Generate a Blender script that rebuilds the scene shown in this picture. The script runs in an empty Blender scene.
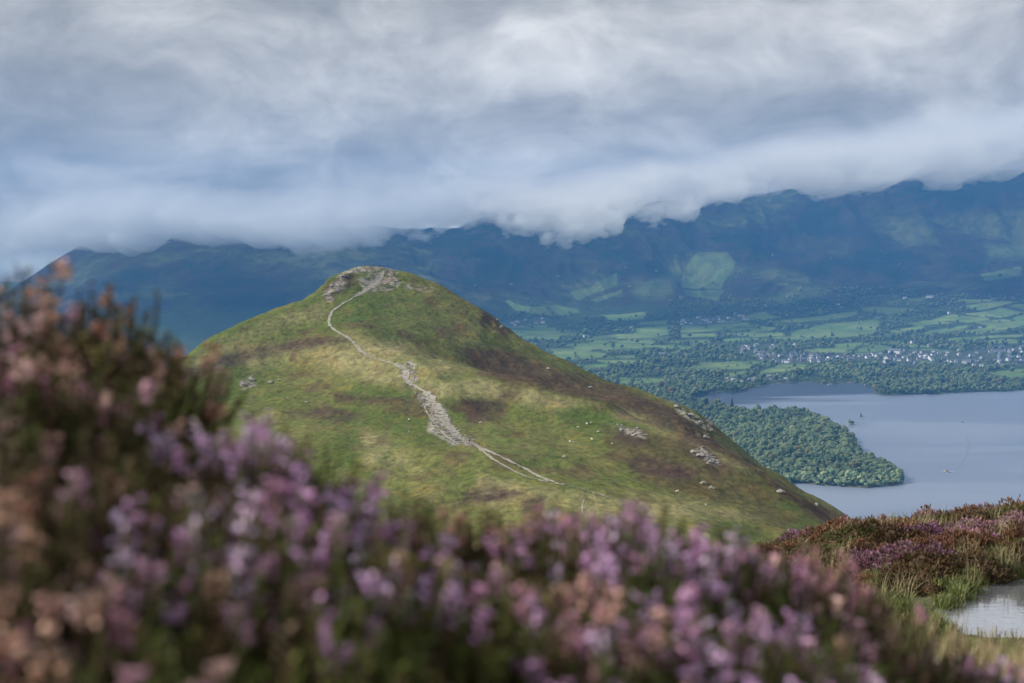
import bpy, bmesh, math, random
import numpy as np
from mathutils import Vector, Matrix, noise as mnoise
R = math.radians
random.seed(7)
rng = np.random.default_rng(11)
S = bpy.context.scene
C = S.collection

# ------------------------------------------------------------------ camera, light, exposure
F = 1422.0; CAMZ = 400.0
PITCH = math.atan((341.5 - 262.0) / F)
cam_d = bpy.data.cameras.new('camera'); cam = bpy.data.objects.new('camera', cam_d); C.objects.link(cam)
cam.location = (0, 0, CAMZ); cam.rotation_euler = (R(90) - PITCH, 0, 0)
cam_d.sensor_width = 36.0; cam_d.lens = F * 36.0 / 1024.0
cam_d.clip_start = 0.05; cam_d.clip_end = 60000
cam_d.dof.use_dof = True; cam_d.dof.focus_distance = 700.0; cam_d.dof.aperture_fstop = 4.2
cam_d.dof.aperture_blades = 0
S.camera = cam

SUN_EL, SUN_AZ = R(34), R(-84)      # azimuth from +Y, negative = to the left
sun_dir = Vector((math.sin(SUN_AZ) * math.cos(SUN_EL), math.cos(SUN_AZ) * math.cos(SUN_EL), math.sin(SUN_EL)))
sd = bpy.data.lights.new('sun', 'SUN'); sun = bpy.data.objects.new('sun', sd); C.objects.link(sun)
sd.energy = 5.0; sd.angle = R(4.0); sd.color = (1.0, 0.95, 0.87)
sun.rotation_euler = (-sun_dir).to_track_quat('-Z', 'Y').to_euler()

S.render.engine = 'CYCLES'
S.view_settings.view_transform = 'Standard'; S.view_settings.look = 'None'
S.view_settings.exposure = 0.12; S.view_settings.gamma = 1.0
S.cycles.use_denoising = True
S.cycles.max_bounces = 6; S.cycles.diffuse_bounces = 2; S.cycles.glossy_bounces = 2
S.cycles.transmission_bounces = 2; S.cycles.transparent_max_bounces = 8; S.cycles.volume_bounces = 3
S.cycles.use_adaptive_sampling = True; S.cycles.adaptive_threshold = 0.02
S.cycles.caustics_reflective = False; S.cycles.caustics_refractive = False

class NT:
    """small node builder"""
    def __init__(s, tree): s.t = tree; s.n = tree.nodes; s.l = tree.links
    def node(s, kind, **kw):
        nd = s.n.new(kind)
        for k, v in kw.items(): setattr(nd, k, v)
        return nd
    def link(s, a, b): s.l.new(a, b)
    def put(s, sock, v):
        if isinstance(v, bpy.types.NodeSocket): s.l.new(v, sock)
        else:
            if hasattr(sock.default_value, '__len__') and len(sock.default_value) == 4 and len(v) == 3: v = (*v, 1)
            sock.default_value = v
    def math(s, op, a, b=0.0, clamp=False):
        nd = s.n.new('ShaderNodeMath'); nd.operation = op; nd.use_clamp = clamp
        s.put(nd.inputs[0], a); s.put(nd.inputs[1], b); return nd.outputs[0]
    def mix(s, f, a, b, blend='MIX'):
        nd = s.n.new('ShaderNodeMix'); nd.data_type = 'RGBA'; nd.blend_type = blend
        s.put(nd.inputs[0], f); s.put(nd.inputs[6], a); s.put(nd.inputs[7], b); return nd.outputs[2]
    def noise(s, vec, scale, detail=4, rough=0.55, dist=0.0):
        nd = s.n.new('ShaderNodeTexNoise'); s.put(nd.inputs['Scale'], scale); nd.inputs['Detail'].default_value = detail
        nd.inputs['Roughness'].default_value = rough; nd.inputs['Distortion'].default_value = dist
        if vec is not None: s.l.new(vec, nd.inputs['Vector'])
        return nd.outputs['Fac']
    def mapr(s, v, a, b, c=0.0, d=1.0, smooth=True):
        nd = s.n.new('ShaderNodeMapRange'); nd.interpolation_type = 'SMOOTHSTEP' if smooth else 'LINEAR'
        s.put(nd.inputs[0], v)
        for i, q in enumerate((a, b, c, d)): nd.inputs[i + 1].default_value = q
        return nd.outputs[0]
    def ramp(s, v, stops):
        nd = s.n.new('ShaderNodeValToRGB'); el = nd.color_ramp.elements
        while len(el) < len(stops): el.new(0.5)
        for e, (p, c) in zip(el, stops): e.position = p; e.color = (*c, 1)
        s.l.new(v, nd.inputs[0]); return nd.outputs[0]
    def vscale(s, vec, sc):
        nd = s.n.new('ShaderNodeMapping'); nd.inputs['Scale'].default_value = sc
        s.l.new(vec, nd.inputs['Vector']); return nd.outputs[0]

# world: cloud deck over a Nishita sky
W = bpy.data.worlds.new('World'); S.world = W; W.use_nodes = True
w = NT(W.node_tree); W.node_tree.nodes.clear()
out = w.node('ShaderNodeOutputWorld'); bg = w.node('ShaderNodeBackground')
tc = w.node('ShaderNodeTexCoord').outputs['Generated']
sky = w.node('ShaderNodeTexSky'); sky.sky_type = 'NISHITA'; sky.sun_disc = False
sky.sun_elevation = SUN_EL; sky.sun_rotation = SUN_AZ
skyc = w.mix(1.0, sky.outputs[0], (0.10, 0.10, 0.10), 'MULTIPLY')
sep = w.node('ShaderNodeSeparateXYZ'); w.link(tc, sep.inputs[0])
X, Y, Z = sep.outputs
warp = w.node('ShaderNodeTexNoise'); warp.inputs['Scale'].default_value = 5.0; warp.inputs['Detail'].default_value = 3
w.link(tc, warp.inputs['Vector'])
va = w.node('ShaderNodeVectorMath', operation='MULTIPLY_ADD')
w.link(warp.outputs['Color'], va.inputs[0]); va.inputs[1].default_value = (0.10, 0.10, 0.05); w.link(tc, va.inputs[2])
vv = va.outputs[0]
big = w.noise(w.vscale(vv, (1.0, 1.0, 2.6)), 4.6, 7, 0.52, 0.3)
mid = w.noise(w.vscale(vv, (1.0, 1.0, 1.9)), 13.0, 6, 0.55, 0.6)
fine = w.noise(w.vscale(vv, (1.0, 1.0, 1.5)), 34.0, 6, 0.6, 0.4)
m = w.math('ADD', w.math('MULTIPLY', big, 0.60), w.math('ADD', w.math('MULTIPLY', mid, 0.36), w.math('MULTIPLY', fine, 0.16)))
m = w.math('ADD', w.math('MULTIPLY', w.math('SUBTRACT', m, 0.56), 1.45), 0.520)
def blob(ax, ez, rx, rz):      # soft round region of the cloud deck, around one bearing and elevation
    a = w.math('DIVIDE', w.math('SUBTRACT', w.math('DIVIDE', X, w.math('MAXIMUM', Y, 0.05)), ax), rx)
    b = w.math('DIVIDE', w.math('SUBTRACT', Z, ez), rz)
    d = w.math('ADD', w.math('MULTIPLY', a, a), w.math('MULTIPLY', b, b))
    return w.math('POWER', 2.718, w.math('MULTIPLY', d, -1.0))
def bearing(px): return (px - 512) / F
def elev(py): return (262 - py) / F
for px, py, rx, ry, amp in ((60, 25, 140, 45, .10), (340, 60, 170, 55, .07), (600, 60, 260, 60, .045), (30, 235, 60, 22, .16),
                            (130, 170, 190, 45, -.035), (60, 110, 160, 30, -.03), (690, 112, 200, 22, -.075), (370, 210, 110, 50, .03), (900, 105, 160, 14, -.05),
                            (1000, 40, 120, 40, -.02), (960, 130, 170, 30, .09), (620, 165, 190, 50, .08), (860, 150, 170, 34, .09), (280, 190, 190, 45, .09), (80, 210, 90, 24, .05),
                            (465, 95, 26, 30, .05), (575, 85, 30, 14, .05), (300, 15, 90, 20, -.0), (470, 8, 120, 14, -.04)):
    m = w.math('ADD', m, w.math('MULTIPLY', blob(bearing(px), elev(py), rx / F, ry / F), amp))
cl = w.ramp(m, [(0.28, (0.36, 0.345, 0.33)), (0.42, (0.47, 0.455, 0.435)), (0.53, (0.61, 0.59, 0.56)), (0.64, (0.80, 0.775, 0.73)), (0.78, (1.05, 1.02, 0.96))])
gap = w.math('MULTIPLY', blob(bearing(25), elev(264), 40 / F, 9 / F), 0.75)
colw = w.mix(gap, cl, w.mix(1.0, skyc, (0.56, 0.62, 0.64), 'ADD'))
hi = w.mapr(Z, 0.25, 0.8)
colw = w.mix(hi, colw, w.mix(0.22, (0.78, 0.82, 0.90), skyc))
w.link(colw, bg.inputs[0]); bg.inputs[1].default_value = 0.88
w.link(bg.outputs[0], out.inputs[0])

# ------------------------------------------------------------------ projection helpers (authoring only: everything gets its own place)
cp, sp_ = math.cos(PITCH), math.sin(PITCH)
def rayz(py, px=512):           # slope dz/dy and per-y lateral factor of the ray through a pixel
    v = (341.5 - py) / F
    fy = cp + v * sp_; fz = -sp_ + v * cp
    return fz / fy, 1.0 / fy
def P(px, py, d):
    s, k = rayz(np.asarray(py, float)); return ((np.asarray(px, float) - 512) / F * k * d, d + 0 * s, CAMZ + s * d)
def proj(x, y, z):
    zz = z - CAMZ
    dep = y * cp - zz * sp_; up = y * sp_ + zz * cp
    dep = np.maximum(dep, 1e-3)
    return 512 + F * x / dep, 341.5 - F * up / dep
def on_plane(px, py, z0=0.0):
    s, k = rayz(np.asarray(py, float)); d = (z0 - CAMZ) / s
    return (np.asarray(px, float) - 512) / F * k * d, d

def _hash(ix, iy, seed):
    h = (ix.astype(np.int64) * 374761393 + iy.astype(np.int64) * 668265263 + seed * 974711) & 0xffffffff
    h = ((h ^ (h >> 13)) * 1274126177) & 0xffffffff
    return ((h ^ (h >> 16)) & 0xffff) / 65535.0
def vnoise(x, y, seed=0):
    ix = np.floor(x); iy = np.floor(y); fx = x - ix; fy = y - iy
    ux = fx * fx * fx * (fx * (fx * 6 - 15) + 10); uy = fy * fy * fy * (fy * (fy * 6 - 15) + 10)
    a = _hash(ix, iy, seed); b = _hash(ix + 1, iy, seed); c = _hash(ix, iy + 1, seed); d = _hash(ix + 1, iy + 1, seed)
    return (a * (1 - ux) + b * ux) * (1 - uy) + (c * (1 - ux) + d * ux) * uy
def fbm(x, y, oct=5, seed=0, gain=0.5):
    s = 0; a = 1; t = 0
    for i in range(oct):
        s = s + a * vnoise(x * 2 ** i + 17.3 * i, y * 2 ** i - 9.1 * i, seed + i); t += a; a *= gain
    return s / t * 2 - 1
def ridged(x, y, oct=5, seed=0):
    s = 0; a = 1; t = 0
    for i in range(oct):
        s = s + a * (1 - np.abs(vnoise(x * 2 ** i + 5.3 * i, y * 2 ** i + 3.7 * i, seed + i) * 2 - 1)); t += a; a *= 0.5
    return s / t
def sstep(a, b, x):
    t = np.clip((x - a) / (b - a), 0, 1); return t * t * (3 - 2 * t)
class RBF:
    def __init__(s, pts, sc):
        p = np.array(pts, float); s.c = p[:, :2] / sc; s.sc = sc; n = len(p)
        r = np.linalg.norm(s.c[:, None] - s.c[None], axis=2)
        A = np.zeros((n + 3, n + 3)); A[:n, :n] = s.k(r) + np.eye(n) * 1e-6
        A[:n, n] = 1; A[:n, n + 1:] = s.c; A[n, :n] = 1; A[n + 1:, :n] = s.c.T
        s.w = np.linalg.solve(A, np.r_[p[:, 2], 0, 0, 0]); s.n = n
    def k(s, r): return np.where(r > 0, r * r * np.log(np.maximum(r, 1e-9)), 0)
    def __call__(s, x, y):
        x = np.asarray(x, float); sh = x.shape; x = x.ravel() / s.sc; y = np.asarray(y, float).ravel() / s.sc
        o = s.w[s.n] + s.w[s.n + 1] * x + s.w[s.n + 2] * y
        for i in range(s.n):
            r2 = (x - s.c[i, 0]) ** 2 + (y - s.c[i, 1]) ** 2
            o = o + s.w[i] * 0.5 * np.where(r2 > 0, r2 * np.log(np.maximum(r2, 1e-12)), 0)
        return o.reshape(sh)
def polysd(px, py, poly):
    """signed distance, positive inside"""
    P_ = np.array(poly, float); n = len(P_)
    d = np.full(px.shape, 1e18); ins = np.zeros(px.shape, bool)
    for i in range(n):
        a = P_[i]; b = P_[(i + 1) % n]; e = b - a
        wx = px - a[0]; wy = py - a[1]
        t = np.clip((wx * e[0] + wy * e[1]) / (e @ e + 1e-12), 0, 1)
        d = np.minimum(d, (wx - e[0] * t) ** 2 + (wy - e[1] * t) ** 2)
        c = ((a[1] > py) != (b[1] > py)) & (px < (b[0] - a[0]) * (py - a[1]) / (b[1] - a[1] + 1e-12) + a[0])
        ins ^= c
    d = np.sqrt(d); return np.where(ins, d, -d)

# ------------------------------------------------------------------ mesh helpers
def mesh_np(name, V, Fc, mat=None, smooth=True, col=None, colname='cover'):
    me = bpy.data.meshes.new(name)
    V = np.asarray(V, np.float32); Fc = np.asarray(Fc, np.int32); k = Fc.shape[1]
    me.vertices.add(len(V)); me.vertices.foreach_set('co', V.ravel())
    me.loops.add(Fc.size); me.loops.foreach_set('vertex_index', Fc.ravel())
    me.polygons.add(len(Fc)); me.polygons.foreach_set('loop_start', np.arange(0, Fc.size, k, dtype=np.int32))
    me.polygons.foreach_set('use_smooth', np.full(len(Fc), smooth))
    if col is not None:
        ca = me.color_attributes.new(colname, 'FLOAT_COLOR', 'POINT')
        c4 = np.ones((len(V), 4), np.float32); c4[:, :col.shape[1]] = col; ca.data.foreach_set('color', c4.ravel())
    me.update(); me.validate()
    if mat: me.materials.append(mat)
    return me
def obj(name, me, parent=None, loc=None, rot=None, scale=None):
    o = bpy.data.objects.new(name, me); C.objects.link(o)
    if parent: o.parent = parent
    if loc is not None: o.location = loc
    if rot is not None: o.rotation_euler = rot
    if scale is not None: o.scale = (scale,) * 3 if np.isscalar(scale) else scale
    return o
def tag(o, label, cat, group=None, kind=None):
    o['label'] = label; o['category'] = cat
    if group: o['group'] = group
    if kind: o['kind'] = kind
    return o
def struct(o, label, cat): return tag(o, label, cat, kind='structure')
def copy_thing(src, loc, rz=0.0, scale=1.0, label=None, group=None, cat=None):
    o = src.copy(); C.objects.link(o); o.location = loc; o.rotation_euler = (0, 0, rz)
    o.scale = (scale,) * 3 if np.isscalar(scale) else scale
    if label: o['label'] = label
    if group: o['group'] = group
    if cat: o['category'] = cat
    for ch in src.children:
        c = ch.copy(); C.objects.link(c); c.parent = o
        for g in ch.children:
            e = g.copy(); C.objects.link(e); e.parent = c
    return o
def grid_faces(nr, nc):
    i = np.arange(nr - 1)[:, None] * nc + np.arange(nc - 1)[None]
    return np.stack([i, i + 1, i + nc + 1, i + nc], -1).reshape(-1, 4)
def mat(name):
    m_ = bpy.data.materials.new(name); m_.use_nodes = True; t = NT(m_.node_tree)
    return m_, t, m_.node_tree.nodes['Principled BSDF']
def simple(name, col, rough=0.85, var=0.25, scale=3.0, spec=0.3, objvar=0.0):
    m_, t, b = mat(name)
    g = t.node('ShaderNodeTexCoord').outputs['Object']
    n = t.noise(g, scale, 5)
    c = t.mix(n, tuple(v * (1 - var) for v in col), tuple(min(1, v * (1 + var)) for v in col))
    if objvar:
        oi = t.node('ShaderNodeObjectInfo').outputs['Random']
        c = t.mix(1.0, c, t.ramp(oi, [(0, (1 - objvar,) * 3), (1, (1, 1, 1))]), 'MULTIPLY')
    t.put(b.inputs['Base Color'], c); b.inputs['Roughness'].default_value = rough; b.inputs['Specular IOR Level'].default_value = spec
    return m_

# ------------------------------------------------------------------ heights
def add(L, px, py, d): x, y, z = P(px, py, d); L.append((float(x), float(y), float(z)))
H = []
ridge = [(100, 402, 840), (165, 366, 890), (200, 346, 925), (250, 324, 980), (300, 302, 1040), (322, 287, 1062), (347, 271.5, 1092), (375, 267.5, 1108), (395, 271, 1110),
         (440, 286, 1100), (480, 313, 1080), (520, 343, 1060), (560, 359, 1040), (600, 376, 1020), (640, 390, 1000), (680, 406, 975), (720, 437, 945), (780, 482, 900), (850, 529, 850), (920, 556, 800)]
for px, py, d in ridge:
    add(H, px, py, d)
    x, y, z = P(px, py, d)
    H.append((float(x) * 1.02, float(y) + 90, float(z) - 42)); H.append((float(x) * 1.1, float(y) + 300, max(float(z) - 190, -8)))
for px, py, d in [(375, 285, 1062), (345, 300, 1000), (330, 325, 930), (355, 345, 880), (400, 368, 815), (430, 400, 740), (450, 430, 665), (500, 457, 592), (550, 481, 535), (600, 503, 490),
                  (250, 350, 880), (200, 400, 790), (250, 440, 640), (150, 440, 640), (60, 460, 600), (300, 420, 715), (330, 370, 840), (350, 480, 570), (400, 520, 485), (250, 500, 490), (100, 520, 480),
                  (300, 330, 930), (430, 320, 1000), (450, 345, 945), (480, 352, 965), (480, 335, 1020), (520, 371, 960), (520, 355, 1015), (560, 384, 945), (560, 371, 995), (620, 401, 900), (620, 392, 950), (680, 427, 850), (680, 416, 910), (740, 455, 805), (740, 448, 860), (790, 492, 790), (480, 374, 850), (560, 392.5, 800), (620, 408, 760), (680, 433, 705), (740, 461, 655), (790, 487, 615), (850, 532, 560),
                  (500, 410, 730), (560, 430, 690), (600, 445, 650), (650, 470, 600), (700, 500, 550), (750, 518, 525), (800, 535, 500),
                  (440, 545, 440), (600, 540, 430), (700, 550, 440), (800, 580, 430)]:
    add(H, px, py, d)
for px, py, d, dz in [(480, 374, 900, -9), (520, 383, 882, -13), (560, 392.5, 862, -18), (620, 408, 820, -20), (680, 433, 770, -20), (740, 461, 728, -20), (790, 487, 690, -20), (850, 530, 650, -24)]:
    x, y, z = P(px, py, d); H.append((float(x), float(y), float(z) + dz))
for px in (0, 200, 400, 600, 800):
    for d, z in ((40, 382), (90, 366), (200, 342), (320, 322)):
        H.append(((px - 512) / F * d, d, z))
for x, y, z in [(500, 50, 330), (500, 200, 250), (500, 400, 170), (900, 100, 60), (900, 500, 0), (900, 900, -10), (620, 800, 60), (-500, 50, 360), (-600, 400, 240), (-800, 700, 90), (-900, 1000, 0), (-900, 1300, -20),
                (0, 1700, -15), (500, 1600, -25), (900, 1500, -25), (-500, 1600, -15), (800, 1200, -20), (620, 1150, -8), (-900, 100, 240)]:
    H.append((x, y, z))
hill_rbf = RBF(H, 300.0)
def hill_base(x, y): return hill_rbf(x, y)
def hill_z(x, y):
    z = hill_base(x, y)
    a = sstep(60, 500, y)
    z = z + a * ((ridged(x / 95 + y / 260, y / 170, 4, 66) - .6) * 9.0 + fbm(x / 70, y / 70, 4, 3) * 3.4 + fbm(x / 14, y / 20, 4, 9) * 1.0 + fbm(x / 3.5, y / 5, 3, 19) * 0.22)
    r = ridged(x / 45, y / 60, 4, 31)
    # craggy ground on the left shoulder of the summit and on the right flank
    pxx, pyy = proj(x, y, z)
    cr = np.exp(-(((pxx - 335) / 22) ** 2 + ((pyy - 284) / 12) ** 2)) + 0.8 * np.exp(-(((pxx - 500) / 25) ** 2 + ((pyy - 322) / 14) ** 2)) \
        + 0.9 * np.exp(-(((pxx - 700) / 28) ** 2 + ((pyy - 422) / 16) ** 2))
    return z + a * cr * (ridged(x / 9, y / 12, 4, 77) - 0.55) * 7.0

B = []
for px, pts in {-350: [(6500, 5), (7500, 20), (9000, 60), (10500, 30)],
                -60: [(6300, 5), (7200, 20), (8600, 60), (10000, 20)],
                25: [(5600, 3), (6600, 14), (7400, 130), (8400, 225), (9600, 40)],
                75: [(6500, 10), (7300, 240), (8300, 470), (9600, 200)],
                160: [(6500, 10), (7300, 235), (8500, 522), (9800, 300)],
                300: [(5500, 4), (6600, 12), (7500, 250), (8700, 560), (10000, 400)],
                430: [(6700, 15), (7700, 270), (9000, 560), (10500, 400)],
                550: [(5500, 6), (6500, 22), (7500, 62), (8000, 150), (8700, 380), (9700, 690), (11000, 600)],
                650: [(6500, 22), (7500, 66), (8100, 140), (8900, 350), (10200, 770), (11500, 700)],
                750: [(5500, 6), (6500, 22), (7600, 75), (8400, 205), (9400, 470), (10700, 900), (12000, 800)],
                880: [(6500, 25), (7600, 90), (8500, 215), (9500, 500), (10800, 1010), (12000, 900)],
                1010: [(5500, 6), (6500, 30), (7400, 100), (8300, 240), (9500, 520), (10800, 1080), (12000, 950)],
                1300: [(5500, 10), (6500, 60), (7600, 200), (9000, 520), (10800, 1000), (12000, 900)]}.items():
    for d, z in pts: B.append(((px - 512) / F * d, d, z))
for px in (-350, 25, 300, 550, 800, 1010, 1300):
    for d in (1300, 2500, 4500): B.append(((px - 512) / F * d, d, 3))
back_rbf = RBF(B, 2500.0)
# lake outline on the water plane
shore_px = [(1150, 386), (1024, 391), (990, 392), (940, 394), (900, 396), (882, 396.5), (872, 393), (869, 388), (866, 384.5), (850, 383), (830, 384.5), (800, 382), (780, 383.5), (760, 388), (740, 391.5),
            (715, 393), (698, 396), (692, 401), (712, 405), (750, 412), (795, 411), (815, 415), (835, 424), (852, 434), (862, 446), (864, 456), (876, 460), (892, 466), (903, 473), (906, 481), (897, 486), (872, 489), (845, 488.5), (822, 486.5), (800, 484), (760, 487), (700, 500)]
sx, sy = on_plane([p[0] for p in shore_px], [p[1] for p in shore_px])
lake_poly = list(zip(sx, sy)) + [(-100, 1500), (1200, 1200), (4500, 1200), (4500, 4300)]
def lake_sd(x, y):
    return polysd(x + fbm(x / 60, y / 90, 3, 5) * 10, y + fbm(x / 80, y / 120, 3, 8) * 25, lake_poly)
def back_z(x, y, sdl=None):
    z = np.maximum(back_rbf(x, y), 3.0)
    m_ = sstep(40, 350, z)
    wx_ = fbm(x / 900, y / 900, 3, 47) * 350
    m_ = m_ * np.interp(x / y, [-.12, .02], [.55, 1])
    z = z + m_ * ((ridged((x + wx_) / 1500, (y - wx_) / 2300, 5, 41) - 0.6) * 230 + (ridged((x - wx_) / 620, (y + wx_) / 1700, 4, 52) - .6) * 110 + fbm(x / 300, y / 400, 4, 44) * 22)
    z = z + fbm(x / 500, y / 500, 3, 4) * 4 * (1 - m_) * sstep(4400, 5200, y)
    z = np.maximum(z, 2.0 + fbm(x / 200, y / 200, 2, 4))
    if sdl is None: sdl = lake_sd(x, y)
    prom = np.exp(-(((x - 640) / 220) ** 2 + ((y - 3000) / 400) ** 2)) * 14
    z = z + prom * sstep(0, -60, sdl)
    return np.where(sdl > -25, -4 + (z + 4) * sstep(8, -25, sdl), z)

# ------------------------------------------------------------------ the valley, the fells and the lake
FIELDS = [[(511, 330), (560, 330), (559, 339), (519, 340)], [(549, 350.5), (584, 350.5), (609, 353.5), (599, 357.5), (556, 358.5)],
 [(615, 334), (634.5, 333), (635.5, 328), (666, 327), (669, 334), (652, 338), (617, 339)], [(615, 341), (652, 339.5), (658, 341), (646, 347), (615, 349)],
 [(582, 365), (609, 364), (607, 367), (584, 368)], [(617, 377), (664, 378), (665, 382), (627, 384), (619, 383)], [(662, 347), (690, 346.5), (690, 349), (664, 349.5)],
 [(668, 367), (690, 366), (690, 368), (672, 368.5)], [(572, 344), (611, 343), (611, 349), (576, 349.5)], [(571, 292), (597, 285), (599, 291), (578, 301)],
 [(595, 283), (618, 273), (618, 286), (601, 291)], [(590, 299.5), (623.5, 289), (620, 294), (597, 302)], [(685, 269), (697, 252), (728, 252), (735, 262), (720, 289), (682, 288)],
 [(682, 290), (723, 290), (719, 301), (685, 295)], [(980, 274), (1021, 267), (1020, 276), (985, 281)], 
 [(773, 321.6), (857.5, 311), (857.5, 314.6), (831, 320), (778, 324)], [(792.5, 331), (829, 323), (860, 321), (878, 321), (876, 328), (858, 336), (838, 337.5), (792, 339)],
 [(748, 332), (759, 326), (778, 327), (771, 332)], [(748, 333.5), (785, 332), (785, 336), (748, 336.5)], [(680, 328), (706, 327), (747, 322.5), (750, 325), (720, 330), (680, 333)],
 [(680, 334), (715, 332.5), (715, 336), (680, 337.5)], [(684, 366), (736, 361), (752, 365), (750, 369), (690, 368)], [(759, 371), (778, 366), (808, 365), (803, 368), (778, 372.6), (759, 374)],
 [(835, 344), (856, 342), (856, 349), (836, 351)], [(726, 373), (747, 371), (743, 376), (727.5, 377)], [(844, 322), (879, 319), (879, 324), (875, 333), (851, 336), (844, 334.5)],
 [(886, 331), (923, 325), (924, 327.5), (897, 333)], [(924, 331), (969, 325), (967, 328), (942, 333), (925, 333.6)], [(930, 321), (942, 316), (960, 318), (956, 321), (932, 322)],
 [(958, 322), (988, 315), (990, 319.5), (967, 323.6)], [(988, 326.6), (1024, 318), (1040, 322), (997, 331), (988, 330)], [(942, 338), (970, 337), (1034, 333), (1034, 335.5), (953, 340.6)],
 [(985, 373), (1013, 369), (1040, 369), (1040, 377.5), (1009, 377.5)], [(886, 301), (900, 300), (898, 304), (888, 305.5)], [(907, 298), (932, 296.7), (920, 301), (908, 301)],
 [(512, 326), (548, 325), (547, 328), (514, 328.5)], [(640, 322), (668, 320), (668, 324), (640, 325)]]
PALE = [[(632, 291), (670, 273), (682, 263), (672, 295), (644, 300)], [(988, 248), (1024, 243), (1040, 258), (988, 258)], [(760, 300), (800, 288), (830, 290), (790, 305)]]
TOWN = [[(757, 353), (790, 354), (830, 355), (884, 354), (884, 360), (830, 362), (790, 364), (757, 362)], [(880, 352), (918, 350), (920, 365), (880, 366)], [(918, 350), (948, 352), (975, 348), (1060, 345), (1060, 365), (975, 367), (945, 366), (918, 360)],
        [(682, 318), (745, 314), (748, 320), (700, 325), (680, 325)], [(735, 345), (778, 344), (778, 352), (740, 354)], [(500, 322), (548, 318), (545, 327), (505, 328)]]
CARAVAN = [(722, 378), (785, 375), (790, 380), (725, 384)]
def fieldcell(x, y):
    """patchwork of small hedged pastures on the valley floor; >0 inside a pasture"""
    xr = (x * .94 + y * .34) + fbm(x / 400, y / 400, 3, 71) * 120; yr = (-x * .34 + y * .94) + fbm(x / 400, y / 400, 3, 72) * 120
    yr = yr / 1.15; row = np.floor(yr / 190); xr2 = xr + _hash(row, row * 0 + 3, 9) * 260
    cx = np.floor(xr2 / 250); h = _hash(cx, row, 77); fx = xr2 / 250 - cx; fy = yr / 190 - row
    e = np.minimum(np.minimum(fx, 1 - fx) * 250, np.minimum(fy, 1 - fy) * 190) - 19
    return np.where((h > .58) & (x > -.01 * y) & (y > 5350) & (y < 8000), e, -20.0)
ncol, nrow = 1150, 620
u = np.linspace(-0.60, 0.66, ncol)
dd = np.r_[1 / np.linspace(1 / 1300, 1 / 6400, 360), np.arange(6400, 11200, 17.0)[1:], np.linspace(11200, 13500, 30)]
U, D = np.meshgrid(u, dd); VX = U * D; VY = D.copy()
sdl = lake_sd(VX, VY); VZ = back_z(VX, VY, sdl)
ppx, ppy = proj(VX, VY, VZ)
jx = ppx + fbm(VX / 110, VY / 200, 4, 61) * 3.0; jy = ppy + fbm(VX / 110, VY / 200, 4, 62) * 1.0
def maskof(polys, soft, x=jx, y=jy):
    o = np.zeros(x.shape)
    for p in polys: o = np.maximum(o, sstep(-soft, soft, polysd(x, y, p)))
    return o
fieldm = maskof(FIELDS, 0.5); fieldm = fieldm * np.where(jy < 306, .55, 1.0) * (.8 + .35 * fbm(VX / 120, VY / 120, 3, 63)); fieldm = np.clip(np.maximum(fieldm, 0.35 * maskof(PALE, 6.0)), 0, 1)
fc2 = sstep(-2, 5, fieldcell(VX, VY)) * (VZ < 190) * (sdl < -150) * (.62 + .5 * fbm(VX / 200, VY / 200, 2, 79)); townm = maskof(TOWN, 1.0) + maskof([CARAVAN], 1.0)
shorem = np.where((sdl > -14), 1.0, 0.0)
fieldm = np.maximum(fieldm, fc2 * (1 - np.clip(townm, 0, 1)))
cov = np.stack([fieldm, np.clip(townm, 0, 1), shorem], -1).reshape(-1, 3)
mv, t, b = mat('valley_land')
att = t.node('ShaderNodeVertexColor'); att.layer_name = 'cover'
ss = t.node('ShaderNodeSeparateColor'); t.link(att.outputs[0], ss.inputs[0])
geo = t.node('ShaderNodeNewGeometry').outputs['Position']
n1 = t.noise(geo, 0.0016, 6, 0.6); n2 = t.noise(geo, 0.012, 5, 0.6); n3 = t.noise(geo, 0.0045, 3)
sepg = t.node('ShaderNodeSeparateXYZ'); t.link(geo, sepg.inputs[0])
moor = t.ramp(t.math('ADD', t.math('MULTIPLY', n1, 0.78), t.math('MULTIPLY', n2, 0.22)), [(0.38, (0.004, 0.009, 0.006)), (0.45, (0.012, 0.020, 0.010)), (0.50, (0.034, 0.019, 0.019)), (0.55, (0.036, 0.042, 0.018)), (0.62, (0.09, 0.095, 0.042))])  # moor tones darkened: cloud shadow over the fells is put into the colour
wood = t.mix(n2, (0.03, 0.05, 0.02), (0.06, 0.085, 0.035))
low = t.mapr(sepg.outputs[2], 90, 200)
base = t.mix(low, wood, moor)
fcol = t.mix(t.mapr(n3, 0.35, 0.65), (0.12, 0.23, 0.06), (0.23, 0.29, 0.095))
fcol = t.mix(t.mapr(n2, 0.3, 0.8), fcol, (0.15, 0.22, 0.075))
base = t.mix(ss.outputs[0], base, fcol)
base = t.mix(t.math('MULTIPLY', ss.outputs[1], 0.5), base, t.mix(n2, (0.05, 0.07, 0.04), (0.16, 0.16, 0.14)))
base = t.mix(t.math('MULTIPLY', ss.outputs[2], 0.8), base, (0.16, 0.14, 0.10))
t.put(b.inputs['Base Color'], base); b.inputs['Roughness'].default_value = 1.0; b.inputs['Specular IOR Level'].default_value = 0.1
bp = t.node('ShaderNodeBump'); bp.inputs['Distance'].default_value = 30; bp.inputs['Strength'].default_value = 0.8; t.link(n2, bp.inputs['Height']); t.link(bp.outputs[0], b.inputs['Normal'])
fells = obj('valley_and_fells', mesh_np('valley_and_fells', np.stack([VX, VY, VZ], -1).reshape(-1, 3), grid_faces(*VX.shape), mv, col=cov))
struct(fells, 'broad green valley floor of fields rising into dark blue fells under cloud', 'terrain')

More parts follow.
